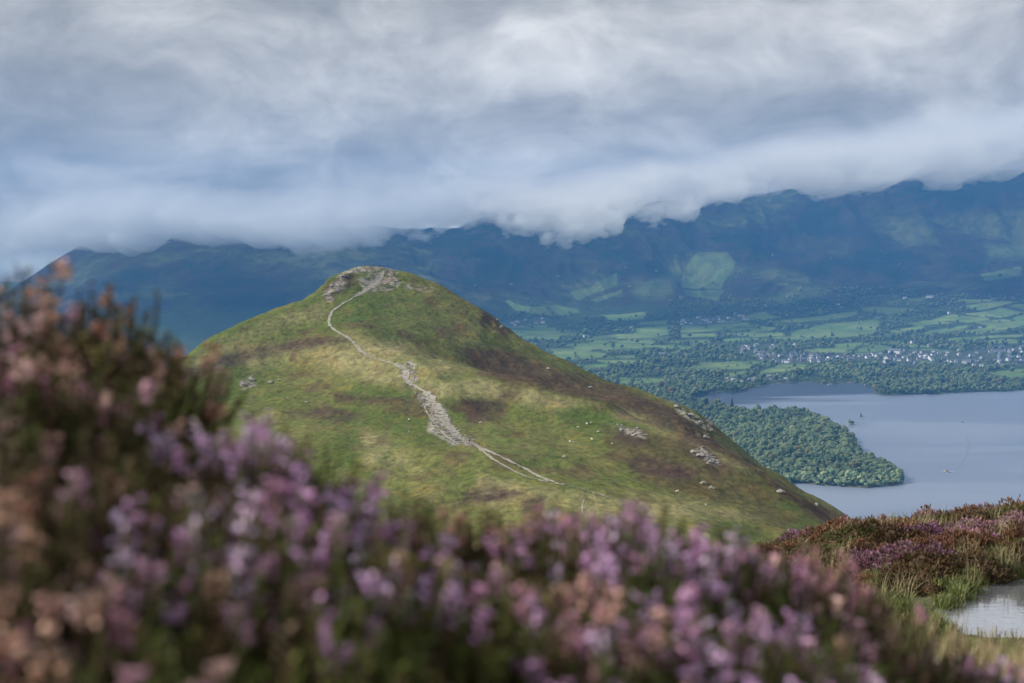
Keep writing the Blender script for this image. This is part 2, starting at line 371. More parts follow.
# far low hill seen through the gap at the left edge, and the ground out to the horizon
xs = np.linspace(-9000, 1500, 120); ys = np.linspace(11700, 13480, 40); GX, GY = np.meshgrid(xs, ys)
GZ = 20 + 312 * np.exp(-((GY - 12700) / 560) ** 2) * (0.8 + 0.25 * fbm(GX / 2500, GY / 2500, 4, 90)) + fbm(GX / 700, GY / 700, 3, 91) * 12
mfar = simple('far_pasture', (0.10, 0.14, 0.06), 1, 0.4, 0.004, 0.1)
o = obj('distant_hills', mesh_np('distant_hills', np.stack([GX, GY, GZ], -1).reshape(-1, 3), grid_faces(*GX.shape), mfar))
struct(o, 'pale hazy low hills far away beyond the left end of the fells', 'hills')
xs = np.linspace(-12000, 12000, 60); ys = np.linspace(-800, 13560, 60); GX, GY = np.meshgrid(xs, ys)
o = obj('ground', mesh_np('ground', np.stack([GX, GY, GX * 0 - 6], -1).reshape(-1, 3), grid_faces(*GX.shape), mfar))
struct(o, 'low green country stretching to the horizon behind the fells', 'ground')

# water
ml, t, b = mat('lake_water')
geo = t.node('ShaderNodeNewGeometry').outputs['Position']
b.inputs['Roughness'].default_value = 0.30; b.inputs['IOR'].default_value = 1.33
n = t.noise(t.vscale(geo, (1.0, 1.6, 1)), 0.35, 4, 0.6); n2 = t.noise(geo, 0.06, 4)
calm = t.mapr(t.noise(t.vscale(geo, (0.35, 1.2, 1)), 0.0028, 4, 0.55, 0.5), 0.42, 0.62)
rv = t.node('ShaderNodeVertexColor'); rv.layer_name = 'cover'
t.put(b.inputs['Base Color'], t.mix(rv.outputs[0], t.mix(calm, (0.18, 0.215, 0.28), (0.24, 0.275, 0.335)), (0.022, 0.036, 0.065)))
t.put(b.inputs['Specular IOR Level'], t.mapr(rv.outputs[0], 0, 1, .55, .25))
bp = t.node('ShaderNodeBump'); bp.inputs['Distance'].default_value = 0.25; t.put(bp.inputs['Strength'], t.math('ADD', t.math('MULTIPLY', calm, 0.5), 0.5))
t.link(t.math('ADD', n, n2), bp.inputs['Height']); t.link(bp.outputs[0], b.inputs['Normal'])
xs = np.linspace(-600, 5000, 420); ys = np.r_[np.linspace(1100, 3000, 40), np.linspace(3000, 5200, 260)[1:]]; GX, GY = np.meshgrid(xs, ys)
rfx, rfy = on_plane([690, 700, 740, 790, 830, 872, 905, 905, 860, 680], [398, 412, 405, 400, 398.5, 395, 393.5, 378, 376, 384])
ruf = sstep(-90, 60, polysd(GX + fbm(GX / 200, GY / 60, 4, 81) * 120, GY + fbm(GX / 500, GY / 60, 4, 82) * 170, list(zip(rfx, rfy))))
rf2x, rf2y = on_plane([828, 850, 875, 870, 840], [423, 420, 424, 428, 427]); ruf = np.maximum(ruf, .25 * sstep(-40, 40, polysd(GX + fbm(GX / 90, GY / 60, 3, 83) * 60, GY + fbm(GX / 150, GY / 60, 3, 84) * 90, list(zip(rf2x, rf2y)))))
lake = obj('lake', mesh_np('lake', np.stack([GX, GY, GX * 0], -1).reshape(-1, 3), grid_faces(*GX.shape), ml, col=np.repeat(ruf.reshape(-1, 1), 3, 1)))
struct(lake, 'wide grey blue lake below the hill, ruffled darker in its far bay', 'lake')

# ------------------------------------------------------------------ the near hill
nc, nr = 1000, 950
u = np.linspace(-0.62, 0.62, nc); dd = np.r_[40 * (420 / 40) ** np.linspace(0, 1, 160)[:-1], np.linspace(420, 1160, nr - 260), np.linspace(1160, 1750, 102)[1:]]
U, D = np.meshgrid(u, dd); wid = np.maximum(D, 0) * 0.85 + 260; VX = U * wid; VY = D.copy()
VZ = hill_z(VX, VY); ppx, ppy = proj(VX, VY, VZ)
N1 = fbm(VX / 30, VY / 45, 5, 101); N2 = fbm(VX / 9, VY / 14, 4, 102)
jx = ppx + N1 * 9 + N2 * 4; jy = ppy + fbm(VX / 30, VY / 45, 5, 103) * 3.5 + fbm(VX / 9, VY / 14, 4, 104) * 1.6
HE = [[(175, 372), (230, 352), (290, 340), (345, 334), (350, 343), (300, 348), (250, 360), (200, 378), (160, 392)], [(283, 413), (330, 405), (362, 416), (340, 424), (300, 418)],
      [(462, 398), (500, 400), (512, 408), (505, 420), (475, 424), (458, 410)], [(335, 392), (375, 396), (402, 400), (380, 404), (340, 400)],
      [(470, 490), (500, 485), (528, 492), (510, 499), (470, 502), (455, 505)], [(520, 497), (546, 495), (540, 510), (522, 512)],
      [(620, 425), (645, 430), (652, 445), (630, 445), (618, 438)], [(675, 433), (700, 438), (730, 470), (715, 478), (690, 455)],
      [(325, 288), (348, 274), (362, 276), (345, 292), (325, 300)], [(480, 305), (512, 325), (508, 340), (484, 322)], [(640, 455), (700, 468), (690, 480), (630, 470)]]
RED = [[(462, 350), (500, 346), (560, 368), (620, 386), (680, 412), (790, 490), (850, 520), (840, 540), (790, 500), (740, 462), (680, 434), (620, 409), (560, 393), (480, 374)],
       [(630, 458), (690, 458), (750, 480), (800, 520), (780, 530), (700, 500), (640, 478)], [(640, 405), (700, 430), (660, 425)], [(600, 425), (700, 440), (790, 500), (760, 515), (690, 480), (610, 460)],
       [(484, 352), (520, 360), (560, 384), (520, 382), (480, 372)]]
STRAW = [[(240, 345), (330, 342), (420, 365), (460, 385), (400, 388), (300, 360), (250, 370)], [(420, 385), (480, 376), (560, 393), (600, 405), (560, 410), (470, 396), (420, 398)],
         [(480, 475), (560, 490), (700, 500), (760, 520), (640, 520), (480, 500)], [(190, 360), (260, 325), (330, 300), (320, 318), (250, 340), (200, 372)], [(340, 335), (400, 340), (470, 372), (420, 380), (380, 360)],
         [(620, 405), (690, 432), (760, 470), (740, 470), (680, 440), (620, 414)], [(360, 430), (400, 440), (420, 470), (370, 470)]]
BRIGHT = [[(350, 295), (430, 300), (470, 330), (440, 345), (380, 340), (345, 320)], [(180, 365), (230, 345), (290, 325), (280, 322), (200, 348)], [(398, 420), (412, 420), (404, 450), (372, 478), (366, 474), (392, 448)],
          [(400, 370), (412, 400), (405, 440), (398, 440)], [(560, 410), (610, 412), (680, 452), (640, 452), (560, 440)], [(470, 425), (560, 440), (560, 470), (490, 450)]]
STONE = [[(363, 282), (372, 272), (392, 270), (400, 282), (390, 291), (366, 292)], [(398, 366), (408, 362), (418, 376), (412, 388), (402, 380)], [(415, 393), (428, 396), (446, 412), (458, 430), (476, 441), (470, 446), (450, 445), (432, 430)],
         [(242, 382), (254, 375), (258, 388), (244, 392)], [(345, 268), (400, 266), (398, 271), (350, 274)], [(612, 424), (640, 430), (648, 438), (628, 434)], [(690, 452), (704, 448), (722, 462), (716, 466), (700, 458)], [(668, 402), (720, 425), (712, 432), (680, 415)],
         [(322, 296), (340, 278), (350, 272), (345, 285), (326, 302)], [(405, 284), (430, 288), (426, 292), (404, 290)]]
he = maskof(HE, 4.5, jx, jy); red = np.maximum(maskof([RED[0], RED[4]], 6, jx, jy), .6 * maskof(RED[1:4], 7, jx, jy)); st = maskof(STRAW, 9, jx, jy); br = maskof(BRIGHT, 4, jx, jy); stone = maskof(STONE, 2.0, jx, jy)
g0 = sstep(-0.35, 0.45, fbm(VX / 60, VY / 110, 5, 120)); g1 = sstep(-0.2, 0.5, fbm(VX / 10, VY / 26, 4, 121))
def c3(*c): return np.array(c)
col = c3(.088, .116, .022) * (1 - g0[..., None]) + c3(.165, .160, .050) * g0[..., None]
def lay(col, m_, c): return col * (1 - m_[..., None]) + np.array(c) * m_[..., None]
col = lay(col, g1 * 0.45, (.075, .10, .022)); col = lay(col, np.clip(st * (0.5 + 0.3 * g1 + .3 * N1), 0, 0.8), (.29, .255, .12)); col = lay(col, br * 0.5, (.075, .115, .024))
col = lay(col, np.clip(red * (0.95 + 0.3 * N1), 0, .95), (.066, .038, .023)); col = lay(col, np.clip(he * (0.75 + 0.5 * N2), 0, .9), (.060, .035, .030))
sp = sstep(0.30, 0.55, fbm(VX / 22, VY / 40, 5, 140)) * 0.5 * sstep(450, 600, VY); col = lay(col, sp * 1.3, (.095, .062, .034))
bk = sstep(0.05, 0.4, fbm(VX / 5, VY / 9, 4, 160)) * 0.4; col = lay(col, bk, (.13, .10, .045))
gs = stone * sstep(-0.35, 0.15, fbm(VX / 2.5, VY / 4.5, 3, 150)); col = lay(col, gs * 0.9, (.31, .28, .24))
mh, t, b = mat('fell_grass')
att = t.node('ShaderNodeVertexColor'); att.layer_name = 'cover'
geo = t.node('ShaderNodeNewGeometry').outputs['Position']
na = t.noise(t.vscale(geo, (1, .55, 1)), 0.35, 6, 0.7); nb = t.noise(t.vscale(geo, (1, .5, 1)), 0.07, 5, 0.6)
k = t.ramp(na, [(0.32, (0.5, 0.5, 0.5)), (0.5, (1, 1, 1)), (0.68, (1.5, 1.42, 1.3))])
colm = t.mix(1.0, att.outputs[0], k, 'MULTIPLY')
colm = t.mix(t.mapr(nb, 0.5, 0.72, 0, 0.5), colm, t.mix(1.0, colm, (1.5, 1.15, 1.0), 'MULTIPLY'))
t.put(b.inputs['Base Color'], colm); b.inputs['Roughness'].default_value = 1.0; b.inputs['Specular IOR Level'].default_value = 0.1
bp = t.node('ShaderNodeBump'); bp.inputs['Distance'].default_value = 1.0; bp.inputs['Strength'].default_value = 0.9; t.link(na, bp.inputs['Height']); t.link(bp.outputs[0], b.inputs['Normal'])
hill = obj('fell', mesh_np('fell', np.stack([VX, VY, VZ], -1).reshape(-1, 3), grid_faces(*VX.shape), mh, col=col.reshape(-1, 3)))
struct(hill, 'green and russet grassy fell rising to a bare stony summit', 'hill')

def hit_hill(px, py, lo=380.0, hi=1170.0):
    """first point of the fell along the ray through each pixel"""
    px = np.atleast_1d(np.asarray(px, float)); py = np.atleast_1d(np.asarray(py, float))
    ds = np.linspace(lo, hi, 320)
    s, k_ = rayz(py); xx = (px[:, None] - 512) / F * k_[:, None] * ds; zz = CAMZ + s[:, None] * ds
    hz = hill_z(xx, np.broadcast_to(ds, xx.shape)); below = hz > zz
    i = np.argmax(below, 1); ok = below.any(1); d = ds[i]
    x = (px - 512) / F * k_ * d
    return x, d, hill_z(x, d), ok

# the path: a draped ribbon of pale worn stone
mp = simple('worn_stone_path', (0.33, 0.30, 0.25), 0.95, 0.55, 1.1, 0.15)
_t = NT(mp.node_tree); _b = mp.node_tree.nodes['Principled BSDF']; _g = _t.node('ShaderNodeNewGeometry').outputs['Position']
_old = _b.inputs['Base Color'].links[0].from_socket
_t.put(_b.inputs['Base Color'], _t.mix(_t.mapr(_t.noise(_g, .55, 5, .7), .50, .60), _old, (.15, .135, .06)))
def ribbon(pts, name, label, mater, lift=0.25):
    pts = np.array(pts, float); q = []
    for a, b_ in zip(pts[:-1], pts[1:]):
        n_ = max(2, int(np.hypot(*(b_ - a)[:2]) / 1.2))
        for i in range(n_): q.append(a + (b_ - a) * i / n_)
    q.append(pts[-1]); q = np.array(q)
    x, y, z, ok = hit_hill(q[:, 0], q[:, 1]); x, y, wd = x[ok], y[ok], q[ok, 2] * np.where(q[ok, 1] < 366, .72, 1.0)
    ker = np.array([1, 2, 3, 2, 1]) / 9.0
    xs_ = np.convolve(np.pad(x, 2, 'edge'), ker, 'valid'); ys_ = np.convolve(np.pad(y, 2, 'edge'), ker, 'valid')
    tx = np.gradient(xs_); ty = np.gradient(ys_); L = np.hypot(tx, ty) + 1e-9; nx, ny = -ty / L, tx / L
    k_ = np.linspace(-1, 1, 5); wd = np.minimum(wd, 5.0) * .95 * (1 + 0.8 * fbm(xs_ / 4, ys_ / 4, 4, 5))
    RX = xs_[:, None] + nx[:, None] * k_ * wd[:, None] / 2; RY = ys_[:, None] + ny[:, None] * k_ * wd[:, None] / 2
    RZ = hill_z(RX, RY) + lift
    o = obj(name, mesh_np(name, np.stack([RX, RY, RZ], -1).reshape(-1, 3), grid_faces(len(xs_), 5)[:, ::-1], mater)); struct(o, label, 'path'); return o
ribbon([(384, 272, 5), (376, 284, 8), (364, 292, 5), (352, 299, 2.2), (340, 306, 2.2), (332, 312, 2.6), (329, 319, 3.2), (329, 326, 3.0), (335, 331, 2.6), (346, 337, 2.4), (354, 344, 2.6), (361, 352, 2.8), (370, 358, 2.6), (382, 361, 2.0), (392, 364, 1.8), (401, 367, 3), (407, 372, 4),
        (405, 380, 3.2), (414, 387, 1.8), (424, 392, 2.4), (431, 399, 6), (438, 410, 7), (447, 424, 7), (456, 436, 5.5), (468, 443, 4), (478, 447, 3.2), (488, 452, 1.8), (500, 457, 1.6), (512, 463, 1.6), (526, 470, 1.6), (540, 478, 1.8), (553, 483, 1.3), (570, 487, 1.0), (585, 491, .55), (600, 496, .5), (625, 504, .45)],
       'path', 'main pale stony path winding up the green fell to the summit', mp)
ribbon([(423, 403, 1.0), (426, 412, .9), (432, 421, .9), (440, 430, 1.0), (446, 437, 1.3), (454, 443, 1.3), (466, 443, 1)], 'path', 'thin side path looping left of the stony scar on the fell', mp, 0.2)
ribbon([(478, 448, 1.2), (490, 458, 1.2), (503, 466, 1.0), (516, 473, 1.1), (528, 478, 1.0), (548, 483, .8)], 'path', 'faint lower path beside the main one below the stony scar', mp, 0.2)
ribbon([(583, 516, .6), (582, 508, .6), (584, 500, .5)], 'path', 'short faint worn line near the saddle above the heather', mp, 0.15)

# ------------------------------------------------------------------ rocks on the fell
def rock_mesh(name, seed, m_, flat=0.6, sub=2):
    bm = bmesh.new(); bmesh.ops.create_icosphere(bm, subdivisions=sub, radius=1)
    for v in bm.verts:
        n_ = mnoise.noise(v.co * 1.1 + Vector((seed * 7.1, 0, 3))); n2_ = mnoise.cell(v.co * 1.7 + Vector((0, seed * 3.3, 0)))
        v.co *= 0.8 + 0.55 * n_ + 0.22 * n2_; v.co.z *= flat
    me = bpy.data.meshes.new(name); bm.to_mesh(me); bm.free(); me.materials.append(m_); return me
mrock = simple('grey_rock', (0.29, 0.265, 0.235), 0.95, 0.45, 1.6, 0.2)
mrock2 = simple('lichen_rock', (0.34, 0.32, 0.25), 0.95, 0.4, 1.3, 0.2)
rock_src = [rock_mesh('rock', i, [mrock, mrock2][i % 2]) for i in range(5)]
rocks = [(245, 385, 2.6, 'pale boulder outcrop highest on the left grassy slope'), (252, 380, 3.0, 'largest pale craggy outcrop on the left grassy slope'), (271, 382, 2.2, 'low pale outcrop right of the craggy left one'), (279, 380, 1.5, 'small pale rock right of the low outcrop'),
         (184, 357, 2.6, 'pale crag on the far left skyline of the fell'), (203, 352, 1.5, 'small pale rock near the left skyline'), (252, 397, .9, 'small white stone under the left crag'), (288, 398, .9, 'lone white stone in the left green slope'),
         (693, 452, 2.2, 'upper grey outcrop on the right flank'), (700, 456, 2.6, 'long grey outcrop on the right flank above the dark heather'), (711, 462, 2.2, 'lower grey outcrop on the right flank'), (703, 484, 1.8, 'grey rock low on the right flank'), (712, 488, 1.6, 'grey rock lowest on the right flank'),
         (676, 408, 3.0, 'rock rib where the right skyline steepens'), (690, 416, 3.4, 'jagged crag on the right skyline'), (700, 424, 3.0, 'jagged crag below the first on the right skyline'), (711, 431, 2.4, 'stepped crag at the foot of the right skyline crags'), (706, 437, 2.4, 'pale slab inside the right flank under the crags'),
         (548, 369, 2.4, 'pale slab in the dark red gully flank'), (590, 387, 2.0, 'pale stone at the head of the shoulder crest'), (502, 327, 2.6, 'crag on the skyline right of the summit'), (497, 321, 2.2, 'upper crag on the skyline right of the summit'),
         (333, 286, 3.2, 'reddish crag left under the summit'), (326, 295, 2.8, 'lowest reddish crag on the left ridge'), (342, 277, 3.0, 'highest reddish crag on the left ridge'),
         (622, 430, 1.8, 'pale stone in the dark patch of the shoulder'), (634, 436, 1.7, 'second pale stone in the dark patch of the shoulder'), (638, 428, 1.4, 'small stone above the dark patch of the shoulder'), (481, 422, 1.4, 'pale stone in the dark patch right of the scar'),
         (780, 492, 2.2, 'pale rock low on the right skyline'), (817, 504, 1.8, 'last pale rock on the right skyline above the water')]
x, y, z, ok = hit_hill([r[0] for r in rocks], [r[1] + 1.0 for r in rocks])
for i, r in enumerate(rocks):
    if not ok[i]: continue
    o = obj('rock', rock_src[i % 5], loc=(x[i], y[i], z[i] + 0.15 * r[2]), rot=(0, 0, i * 1.3), scale=(r[2] * 1.0, r[2] * .8, r[2] * .75)); tag(o, r[3], 'rock')
def merge(src, pos, rot, scl, name, material, cols=None, smooth=False):
    """many small copies as one mesh; src = list of (V,F) with equal face sizes"""
    Vs = []; Fs = []; Cs = []; off = 0
    which = rng.integers(0, len(src), len(pos))
    for wi, (v, f) in enumerate(src):
        sel = np.where(which == wi)[0]
        if not len(sel): continue
        c_, s_ = np.cos(rot[sel]), np.sin(rot[sel]); sc_ = scl[sel]
        vx = v[None, :, 0] * sc_[:, None, 0]; vy = v[None, :, 1] * sc_[:, None, 1]; vz = v[None, :, 2] * sc_[:, None, 2]
        X_ = vx * c_[:, None] - vy * s_[:, None] + pos[sel, 0:1]; Y_ = vx * s_[:, None] + vy * c_[:, None] + pos[sel, 1:2]; Z_ = vz + pos[sel, 2:3]
        Vs.append(np.stack([X_, Y_, Z_], -1).reshape(-1, 3))
        Fs.append((f[None] + (np.arange(len(sel)) * len(v))[:, None, None] + off).reshape(-1, f.shape[1])); off += len(sel) * len(v)
        if cols is not None: Cs.append(np.repeat(cols[sel], len(v), 0))
    return mesh_np(name, np.concatenate(Vs), np.concatenate(Fs), material, smooth, np.concatenate(Cs) if cols is not None else None)
def me_arrays(me):
    v = np.empty(len(me.vertices) * 3, np.float32); me.vertices.foreach_get('co', v)
    f = np.empty(len(me.polygons) * 3, np.int32); me.polygons.foreach_get('vertices', f); return v.reshape(-1, 3), f.reshape(-1, 3)
def scatter_px(polys, n_):
    out_ = []
    areas = []
    for p in polys:
        q = np.array(p); areas.append(0.5 * abs(np.dot(q[:, 0], np.roll(q[:, 1], 1)) - np.dot(q[:, 1], np.roll(q[:, 0], 1))))
    for p, a in zip(polys, areas):
        q = np.array(p); m_ = int(n_ * a / sum(areas) * 2.5) + 4
        xx = rng.uniform(q[:, 0].min(), q[:, 0].max(), m_); yy = rng.uniform(q[:, 1].min(), q[:, 1].max(), m_)
        k_ = polysd(xx, yy, p) > 0; out_.append(np.stack([xx[k_], yy[k_]], 1))
    return np.concatenate(out_)
rs = [me_arrays(rock_mesh('stone', 20 + i, mrock, 0.65, 1)) for i in range(4)]
q = scatter_px(STONE, 1800); x, y, z, ok = hit_hill(q[:, 0], q[:, 1])
s_ = rng.uniform(0.2, 1.0, (ok.sum(), 1)) ** 1.8 * .9 * np.ones((1, 3))
sc = obj('scree', merge(rs, np.stack([x, y, z + .1], 1)[ok], rng.uniform(0, 6, ok.sum()), s_, 'scree', mrock)); tag(sc, 'loose grey stones of the scars and crags strewn over the fell', 'scree', kind='stuff')

# ------------------------------------------------------------------ sheep and walkers
def skinned(name, joints, edges, radii, mats, assign, sub=1):
    me = bpy.data.meshes.new(name + '_skeleton'); me.from_pydata(joints, edges, [])
    o_ = bpy.data.objects.new('tmp', me); C.objects.link(o_)
    md = o_.modifiers.new('skin', 'SKIN'); md.use_smooth_shade = True
    for i, r_ in enumerate(radii): me.skin_vertices[0].data[i].radius = (r_, r_) if np.isscalar(r_) else r_
    me.skin_vertices[0].data[0].use_root = True
    if sub: o_.modifiers.new('sub', 'SUBSURF').levels = sub
    dg = bpy.context.evaluated_depsgraph_get(); me2 = bpy.data.meshes.new_from_object(o_.evaluated_get(dg)); me2.name = name
    me2.materials.clear()
    for m_ in mats: me2.materials.append(m_)
    for p_ in me2.polygons: p_.material_index = assign(p_.center)
    bpy.data.objects.remove(o_); bpy.data.meshes.remove(me); return me2
fleece = simple('fleece', (0.72, 0.68, 0.58), 1, 0.15, 20); face_m = simple('sheep_face', (0.25, 0.22, 0.19), .9)
def sheep_me(graze):
    hz = 0.25 if graze else 0.85
    J = [(0.35, 0, .62), (0, 0, .66), (-.35, 0, .64), (.55, 0, .60 if graze else .8), (.72, 0, hz + .1), (.86, 0, hz),
         (.33, .14, .4), (.33, .14, .18), (.34, .14, .02), (.33, -.14, .4), (.33, -.14, .18), (.34, -.14, .02), (-.38, .14, .42), (-.44, .14, .2), (-.40, .14, .02), (-.38, -.14, .42), (-.44, -.14, .2), (-.40, -.14, .02), (-.5, 0, .6)]
    E = [(1, 0), (1, 2), (0, 3), (3, 4), (4, 5), (0, 6), (6, 7), (7, 8), (0, 9), (9, 10), (10, 11), (2, 12), (12, 13), (13, 14), (2, 15), (15, 16), (16, 17), (2, 18)]
    rad = [.26, .29, .27, .15, .09, .06] + [.09, .04, .035] * 4 + [.07]
    return skinned('sheep', J, E, rad, [fleece, face_m], lambda c: 1 if (c.x > .66 or c.z < .3) else 0)
shp = [sheep_me(True), sheep_me(False)]
sheep_px = [(578, 429, 'leftmost white sheep in the upper group on the shoulder'), (587, 425, 'white sheep between two others, top of the shoulder group'), (591, 424, 'white sheep at the right of the top pair on the shoulder'), (598, 434, 'white sheep alone below the top pair on the shoulder'),
            (570, 443, 'white sheep of the middle pair, upper one'), (574, 444, 'white sheep of the middle pair, right one'), (564, 458, 'lone bright white sheep right of the path'), (592, 441, 'pale sheep right of the middle pair'), (706, 507, 'pale sheep near the foot of the shoulder'),
            (677, 494, 'pale sheep on straw grass left of the lowest one'), (409, 421, 'pale sheep in the green strip left of the scar'), (409, 433, 'second pale sheep in the green strip left of the scar'), (306, 403, 'pale sheep below the left crags'), (208, 350, 'tiny pale sheep near the left skyline'), (612, 446, 'pale sheep at the right end of the shoulder flock')]
x, y, z, ok = hit_hill([s[0] for s in sheep_px], [s[1] for s in sheep_px])
for i, s in enumerate(sheep_px):
    if ok[i]: tag(obj('sheep', shp[i % 2], loc=(x[i], y[i], z[i]), rot=(0, 0, i * 2.1), scale=1.15), s[2], 'sheep', 'sheep grazing on the fell')
skin_m = simple('skin', (0.45, 0.28, 0.2), .6, .05); hair_m = simple('hair', (0.05, 0.035, 0.025), .8); trou = simple('trousers', (0.03, 0.033, 0.04), .9)
jackets = {n_: simple(n_ + '_jacket', c_, .8, .1) for n_, c_ in dict(dark=(.025, .025, .03), navy=(.03, .05, .12), red=(.35, .04, .03), teal=(.03, .16, .18), grey=(.2, .2, .21)).items()}
def person_me(walk, jm):
    st_ = .22 if walk else .08
    J = [(0, 0, .95), (0, 0, 1.15), (0, 0, 1.38), (0, 0, 1.50), (0, .01, 1.60), (0, .02, 1.72), (-.19, 0, 1.42), (-.26, -.06 - st_ * .4, 1.17), (-.24, .04 - st_ * .4, .93), (-.24, .08 - st_ * .4, .84),
         (.19, 0, 1.42), (.26, -.02 + st_ * .4, 1.17), (.24, .06 + st_ * .5, .93), (.24, .10 + st_ * .5, .84), (-.1, 0, .88), (-.11, st_ * .6, .5), (-.11, st_ * .8 - .02, .09), (-.11, st_ * .8 + .15, .04),
         (.1, 0, .88), (.11, -st_ * .2, .5), (.11, -st_ * 1.1, .09), (.11, -st_ * 1.1 + .15, .04)]
    E = [(0, 1), (1, 2), (2, 3), (3, 4), (4, 5), (2, 6), (6, 7), (7, 8), (8, 9), (2, 10), (10, 11), (11, 12), (12, 13), (0, 14), (14, 15), (15, 16), (16, 17), (0, 18), (18, 19), (19, 20), (20, 21)]
    rad = [(.17, .12), (.15, .11), (.17, .12), .055, .10, .095, .075, .055, .042, .04, .075, .055, .042, .04, .10, .07, .05, .045, .10, .07, .05, .045]
    def a(c):
        if c.z > 1.66 or (c.z > 1.52 and c.y < -.03): return 3
        if c.z > 1.47 or (c.z < .93 and abs(c.x) > .2): return 2
        return 1 if c.z < .92 else 0
    me = skinned('person', J, E, rad, [jm, trou, skin_m, hair_m], a)
    return me
pm = {(w_, j): person_me(w_, jackets[j]) for w_, j in [(0, 'dark'), (0, 'navy'), (0, 'red'), (1, 'dark'), (1, 'teal'), (0, 'grey')]}
people = [(365, 268.3, (0, 'dark'), 'person in dark clothes at the left end of the summit'), (368, 268, (0, 'navy'), 'person in navy jacket second from the left on the summit'), (371, 267.8, (0, 'red'), 'person in red jacket standing on the summit'), (374, 267.6, (0, 'dark'), 'person in dark jacket right of the red one on the summit'),
          (376.5, 267.6, (0, 'grey'), 'person in grey jacket near the middle of the summit'), (379.5, 268, (1, 'dark'), 'person in dark clothes walking near the right of the summit'), (382.5, 268.6, (0, 'dark'), 'person in dark clothes at the right end of the summit'), (373.5, 269.6, (0, 'navy'), 'person in navy jacket standing just below the summit line'),
          (386.5, 288.3, (1, 'dark'), 'person in black stepping down below the summit stones'), (462, 438, (1, 'dark'), 'person in dark jacket walking up the stony scar'), (479, 445, (1, 'teal'), 'person in teal jacket at the foot of the stony scar'), (469.5, 442.5, (1, 'dark'), 'person in dark clothes between two walkers below the scar')]
x, y, z, ok = hit_hill([p_[0] for p_ in people], [p_[1] + 1.2 for p_ in people])
tops = [i for i, p_ in enumerate(people) if p_[1] < 270]
dq = np.linspace(1000, 1200, 400)
for i in tops:
    _, k_ = rayz(268.0); xq = (people[i][0] - 512) / F * k_ * dq; zq = hill_z(xq, dq); _, pq = proj(xq, dq, zq); j = int(np.argmin(pq)) - random.choice([0, 2, 5]); x[i], y[i], z[i], ok[i] = xq[j], dq[j], zq[j], True
for i, p_ in enumerate(people):
    if ok[i]: tag(obj('person', pm[p_[2]], loc=(x[i], y[i], z[i] - .03), rot=(0, 0, i * 1.9)), p_[3], 'person', 'walkers on the fell')

# ------------------------------------------------------------------ trees of the valley
def crown_arrays(seed, sub=1, conifer=False):
    bm = bmesh.new()
    if conifer:
        for i in range(4):
            z0 = .15 + i * .2; r_ = .34 * (1 - i * .22)
            g = bmesh.ops.create_cone(bm, segments=7, radius1=r_, radius2=0.02, depth=.42, cap_ends=False)
            for v in g['verts']:
                v.co.x *= 1 + .35 * mnoise.noise(v.co * 3 + Vector((seed, i, 0))); v.co.y *= 1 + .35 * mnoise.noise(v.co * 3 + Vector((i, seed, 0))); v.co.z += z0 + .12
        bmesh.ops.triangulate(bm, faces=bm.faces)
    else:
        for i in range(5):
            a = i * 1.26 + seed; rr = .24 if i else 0
            g = bmesh.ops.create_icosphere(bm, subdivisions=sub, radius=(.36 if i == 0 else .25) * (1 + .2 * math.sin(seed * 3 + i * 2)), matrix=Matrix.Translation((math.cos(a) * rr, math.sin(a) * rr, .60 + .12 * math.sin(seed + i * 2.3) + (.1 if i == 0 else 0))))
            for v in g['verts']: v.co += Vector((mnoise.noise(v.co * 5 + Vector((seed, 0, 0))), mnoise.noise(v.co * 5 + Vector((0, seed, 0))), mnoise.noise(v.co * 5 + Vector((0, 0, seed))))) * .16
    me = bpy.data.meshes.new('crown'); bm.to_mesh(me); bm.free()
    return me
mt_, t, b = mat('woodland_leaves')
att = t.node('ShaderNodeVertexColor'); att.layer_name = 'cover'; geo = t.node('ShaderNodeNewGeometry').outputs['Position']
nn = t.noise(geo, 0.45, 4, 0.7)
t.put(b.inputs['Base Color'], t.mix(1.0, att.outputs[0], t.ramp(nn, [(0.35, (.5, .52, .55)), (0.5, (1, 1, 1)), (0.65, (1.45, 1.4, 1.3))]), 'MULTIPLY')); b.inputs['Roughness'].default_value = .9; b.inputs['Specular IOR Level'].default_value = .1
nb_ = t.noise(geo, 0.9, 3, .7); bp = t.node('ShaderNodeBump'); bp.inputs['Distance'].default_value = 1.5; t.link(nb_, bp.inputs['Height']); t.link(bp.outputs[0], b.inputs['Normal'])
def treemat(name, col_):
    m_, t, b = mat(name); g = t.node('ShaderNodeNewGeometry').outputs['Position']; n_ = t.noise(g, .45, 4, .7)
    oi = t.node('ShaderNodeObjectInfo').outputs['Random']
    c_ = t.mix(1.0, t.mix(oi, tuple(v * .65 for v in col_), tuple(v * 1.35 for v in col_)), t.ramp(n_, [(0.35, (.5, .52, .55)), (0.5, (1, 1, 1)), (0.65, (1.45, 1.4, 1.3))]), 'MULTIPLY')
    t.put(b.inputs['Base Color'], c_); b.inputs['Roughness'].default_value = .9; b.inputs['Specular IOR Level'].default_value = .1; return m_
leaf = [treemat('oak_leaves', (.11, .165, .085)), treemat('birch_leaves', (.20, .25, .12)), treemat('autumn_leaves', (.22, .22, .09)), treemat('conifer_needles', (.025, .045, .02))]
bark = simple('bark', (.09, .07, .055), .95)
